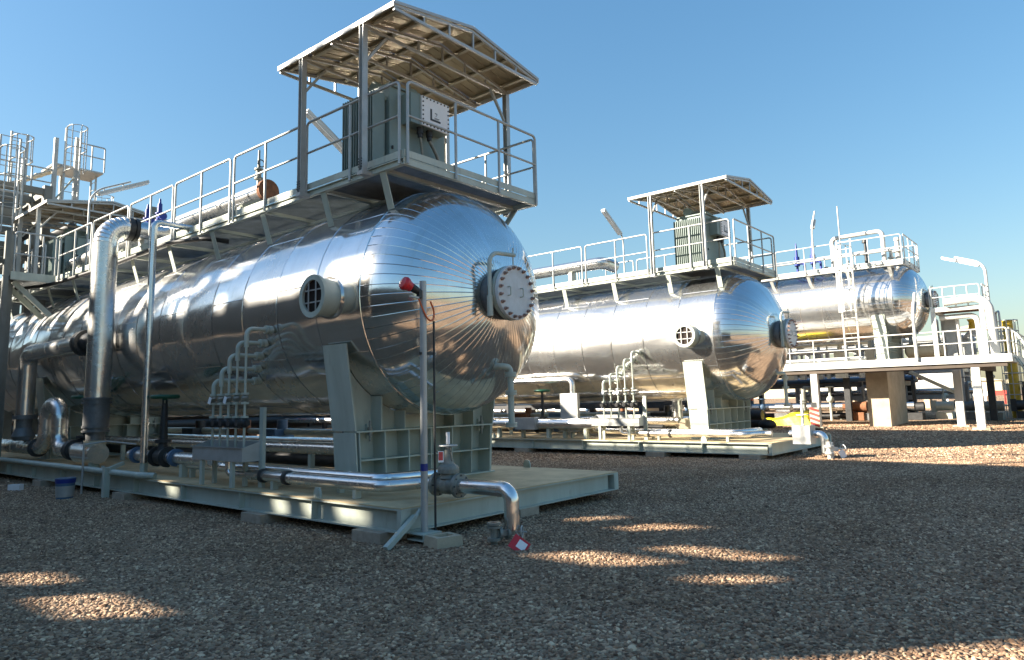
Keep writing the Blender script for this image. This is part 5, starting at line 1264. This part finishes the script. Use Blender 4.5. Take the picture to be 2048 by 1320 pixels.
for k in range(4):
    z = g7+0.16+k*0.18
    part('stripe', MB().bar((27.27, cy_-0.16, z), (27.27, cy_+0.16, z+0.12), 0.02, 0.085), 'redpaint', cn)
part('cap', MB().bar((27.3, cy_, g7+0.821), (27.3, cy_, g7+1.02), 0.2, 0.05, (1, 0, 0)), 'dark', cn)

# ------------------------------------------------------------------ left background: rack and tower with caged ladders
rack('pipe_rack', 'tall dark steel pipe rack behind the far end of the nearest vessel', 5.0, 11.5, [27.5, 30, 32.5, 35], 9.3, cols='shadepaint', beams='shadepaint', levels=(3.2, 4.6, 6.2, 7.6, 8.6),
     pipes=((6.0, 4.95, 0.18, 'jacket'), (7.0, 6.5, 0.14, 'jacket'), (8.6, 7.9, 0.16, 'dark'), (6.0, 8.95, 0.16, 'jacket'), (9.5, 3.5, 0.16, 'bluegrey'), (7.8, 3.5, 0.18, 'jacket')))
TW = top('ladder_tower', 'pale steel tower with stairs and two caged ladders against the sky', 'tower', (8, 30, 9.3))
part('floor', MB().box(6.4, 9.4, 29.0, 31.5, 9.301, 9.36).box(8.6, 10.3, 29.2, 30.6, 10.72, 10.78), 'galv', TW)
for x, y, zt in ((8.6, 29.1, 11.7), (9.3, 29.1, 11.9), (9.3, 30.6, 10.72), (6.5, 29.0, 10.6), (7.6, 29.0, 10.6), (6.5, 31.4, 10.6)):
    part('post', MB().bar((x, y, 9.361), (x, y, zt), 0.13, 0.13, (1, 0, 0)), 'galv', TW)
for a, b in (((6.6, 28.95), (8.5, 28.95)), ((6.45, 29.0), (6.45, 31.4))): rail_panel(TW, a, b, [0.33, 0.66], 9.36, 10.4, 9.9, 0.03, 'galv')
rail_panel(TW, (9.4, 29.15), (10.3, 29.15), [0.5], 10.78, 11.75, 11.3, 0.03, 'galv')
for (x, y, z0, z1) in ((9.1, 28.9, 9.37, 12.1), (7.4, 28.9, 9.37, 11.5)):
    ladder(TW, (x, y, z0), (x, y, z1), 0.5, (1, 0, 0), 'galv', 0.06, (1.0, (0, -1, 0), 0.42), 0.3)
ladder(TW, (10.2, 29.9, 9.0), (10.2, 29.9, 10.7), 0.5, (0, 1, 0), 'galv', 0.05, (0.2, (1, 0, 0), 0.4), 0.3)
for y in (29.2, 30.2):
    part('stringer', MB().bar((6.9, y, 9.45), (8.9, y, 10.7), 0.05, 0.22, (0, 1, 0)), 'galv', TW)
for i in range(1, 8): part('tread', MB().box(6.9+i*0.25-0.1, 6.9+i*0.25+0.1, 29.23, 30.17, 9.45+i*0.156, 9.47+i*0.156), 'tan', TW)
part('brace', MB().bar((8.7, 29.1, 9.4), (9.25, 29.1, 10.3), 0.06, 0.06), 'paint', TW)

# more steelwork crowding the left edge
rack('pipe_rack', 'grey scaffold-like rack crowding the left edge behind the nearest vessel', 3.2, 7.0, [24.2, 25.4, 26.6], 8.4, cols='shadepaint', beams='shadepaint', levels=(5.3, 6.4, 7.4, 8.2),
     pipes=((5.6, 5.6, 0.14, 'jacket'), (6.4, 6.7, 0.12, 'dark'), (4.6, 7.65, 0.13, 'jacket')))
L5 = top('caged_ladder', 'grey caged ladder rising at the left edge above the shaded canopy', 'ladder', (6.3, 24.0, 5.4))
ladder(L5, (5.9, 23.9, 5.4), (5.9, 23.9, 9.6), 0.5, (1, 0, 0), 'galv', 0.05, (1.2, (0, -1, 0), 0.38), 0.3)
# ------------------------------------------------------------------ unseen clad structure left of the camera, shaped to throw the shade over the first unit
SH = top('shade_structure', 'tall brown clad structure, unseen left of the camera, shaped to throw shade', 'structure', (-9, 20, 0))
for y in (14.6, 19.5, 25.0, 31.0, 38.0):
    for x in (-9.0, -14.0): part('column', MB().bar((x, y, 0), (x, y, 13.6), 0.35, 0.35, (1, 0, 0)), 'dark', SH)
for z in (5.0, 8.2, 12.0):
    part('floor', MB().box(-9.3, -8.9, 14.3, 38.0, z-0.12, z), 'concrete', SH)
pm = mesh_of('shade_panel', MB().box(-0.03, 0.03, 0.0, 1.0, 0.0, 1.0), M['brown'])
rs = random.Random(11)
# openings cut so that sun patches land on gravel and vessel: (y0, y1, z0, z1)
gaps = [(20.7, 21.1, 10.65, 10.95), (19.5, 20.3, 10.52, 10.86), (17.4, 18.4, 9.40, 9.70), (17.4, 18.3, 10.0, 10.22), (16.2, 16.8, 9.38, 9.66), (16.5, 16.8, 10.05, 10.2),
        (18.1, 18.9, 7.08, 7.34), (16.4, 17.3, 7.02, 7.36), (20.3, 20.7, 9.38, 9.55), (21.2, 21.5, 9.38, 9.55), (21.9, 22.2, 9.36, 9.52), (24.5, 25.5, 9.4, 9.55),
        (21.3, 22.1, 12.72, 13.1), (22.5, 22.8, 12.75, 13.0), (23.0, 24.2, 12.7, 13.0), (24.5, 24.8, 12.7, 12.95), (25.0, 25.3, 12.65, 12.95), (25.6, 25.8, 12.8, 13.05), (26.4, 27.2, 12.75, 13.0), (27.8, 28.2, 12.8, 13.0), (23.5, 23.8, 13.3, 13.5), (24.7, 25.6, 13.35, 13.6), (26.0, 26.5, 13.3, 13.5),
        (28.5, 30.5, 12.3, 12.6), (31.0, 31.4, 12.0, 12.3), (32.0, 34.0, 11.7, 12.0), (27.0, 27.4, 11.2, 11.5), (29.0, 29.4, 10.2, 10.6)]
st_w = 0.35
y = 14.2
k = 0
while y < 40.0:
    yb = y+st_w
    topz = 16.6+0.15*sin(y*9) if y < 23.7 else 14.6+0.25*sin(y*7) if y < 28.0 else 13.3+0.3*sin(y*5)
    if y < 15.2: topz = 14.5
    segs = sorted((g[2], g[3]) for g in gaps if g[0] < y+st_w/2 < g[1])
    z = 0.2
    for a, b in segs+[(topz, topz)]:
        if a > z+0.02:
            o_ = inst('shade_panel', pm, SH, (-8.7-0.004*(k % 3), y, z)); o_.scale = (1, st_w+0.001, a-z)
        z = max(z, b)
    y += st_w; k += 1
for k in range(26):  # unseen panels added to darken what the vessel flank reflects
    o_ = inst('shade_panel', pm, SH, (-8.7, 40.2+k*2.4, 0.1)); o_.scale = (1, 2.38, 12.2+0.8*sin(k*2.3))
lw = top('shade_wall', 'low brown unseen wall added left of the camera to dim ambient light', 'wall', (-8.7, 4, 0))  # added out of view to cut ambient light from the left
for k in range(12):
    o_ = inst('shade_panel', pm, lw, (-8.7, -10.0+2*k, 0)); o_.scale = (1, 1.99, 5.6)
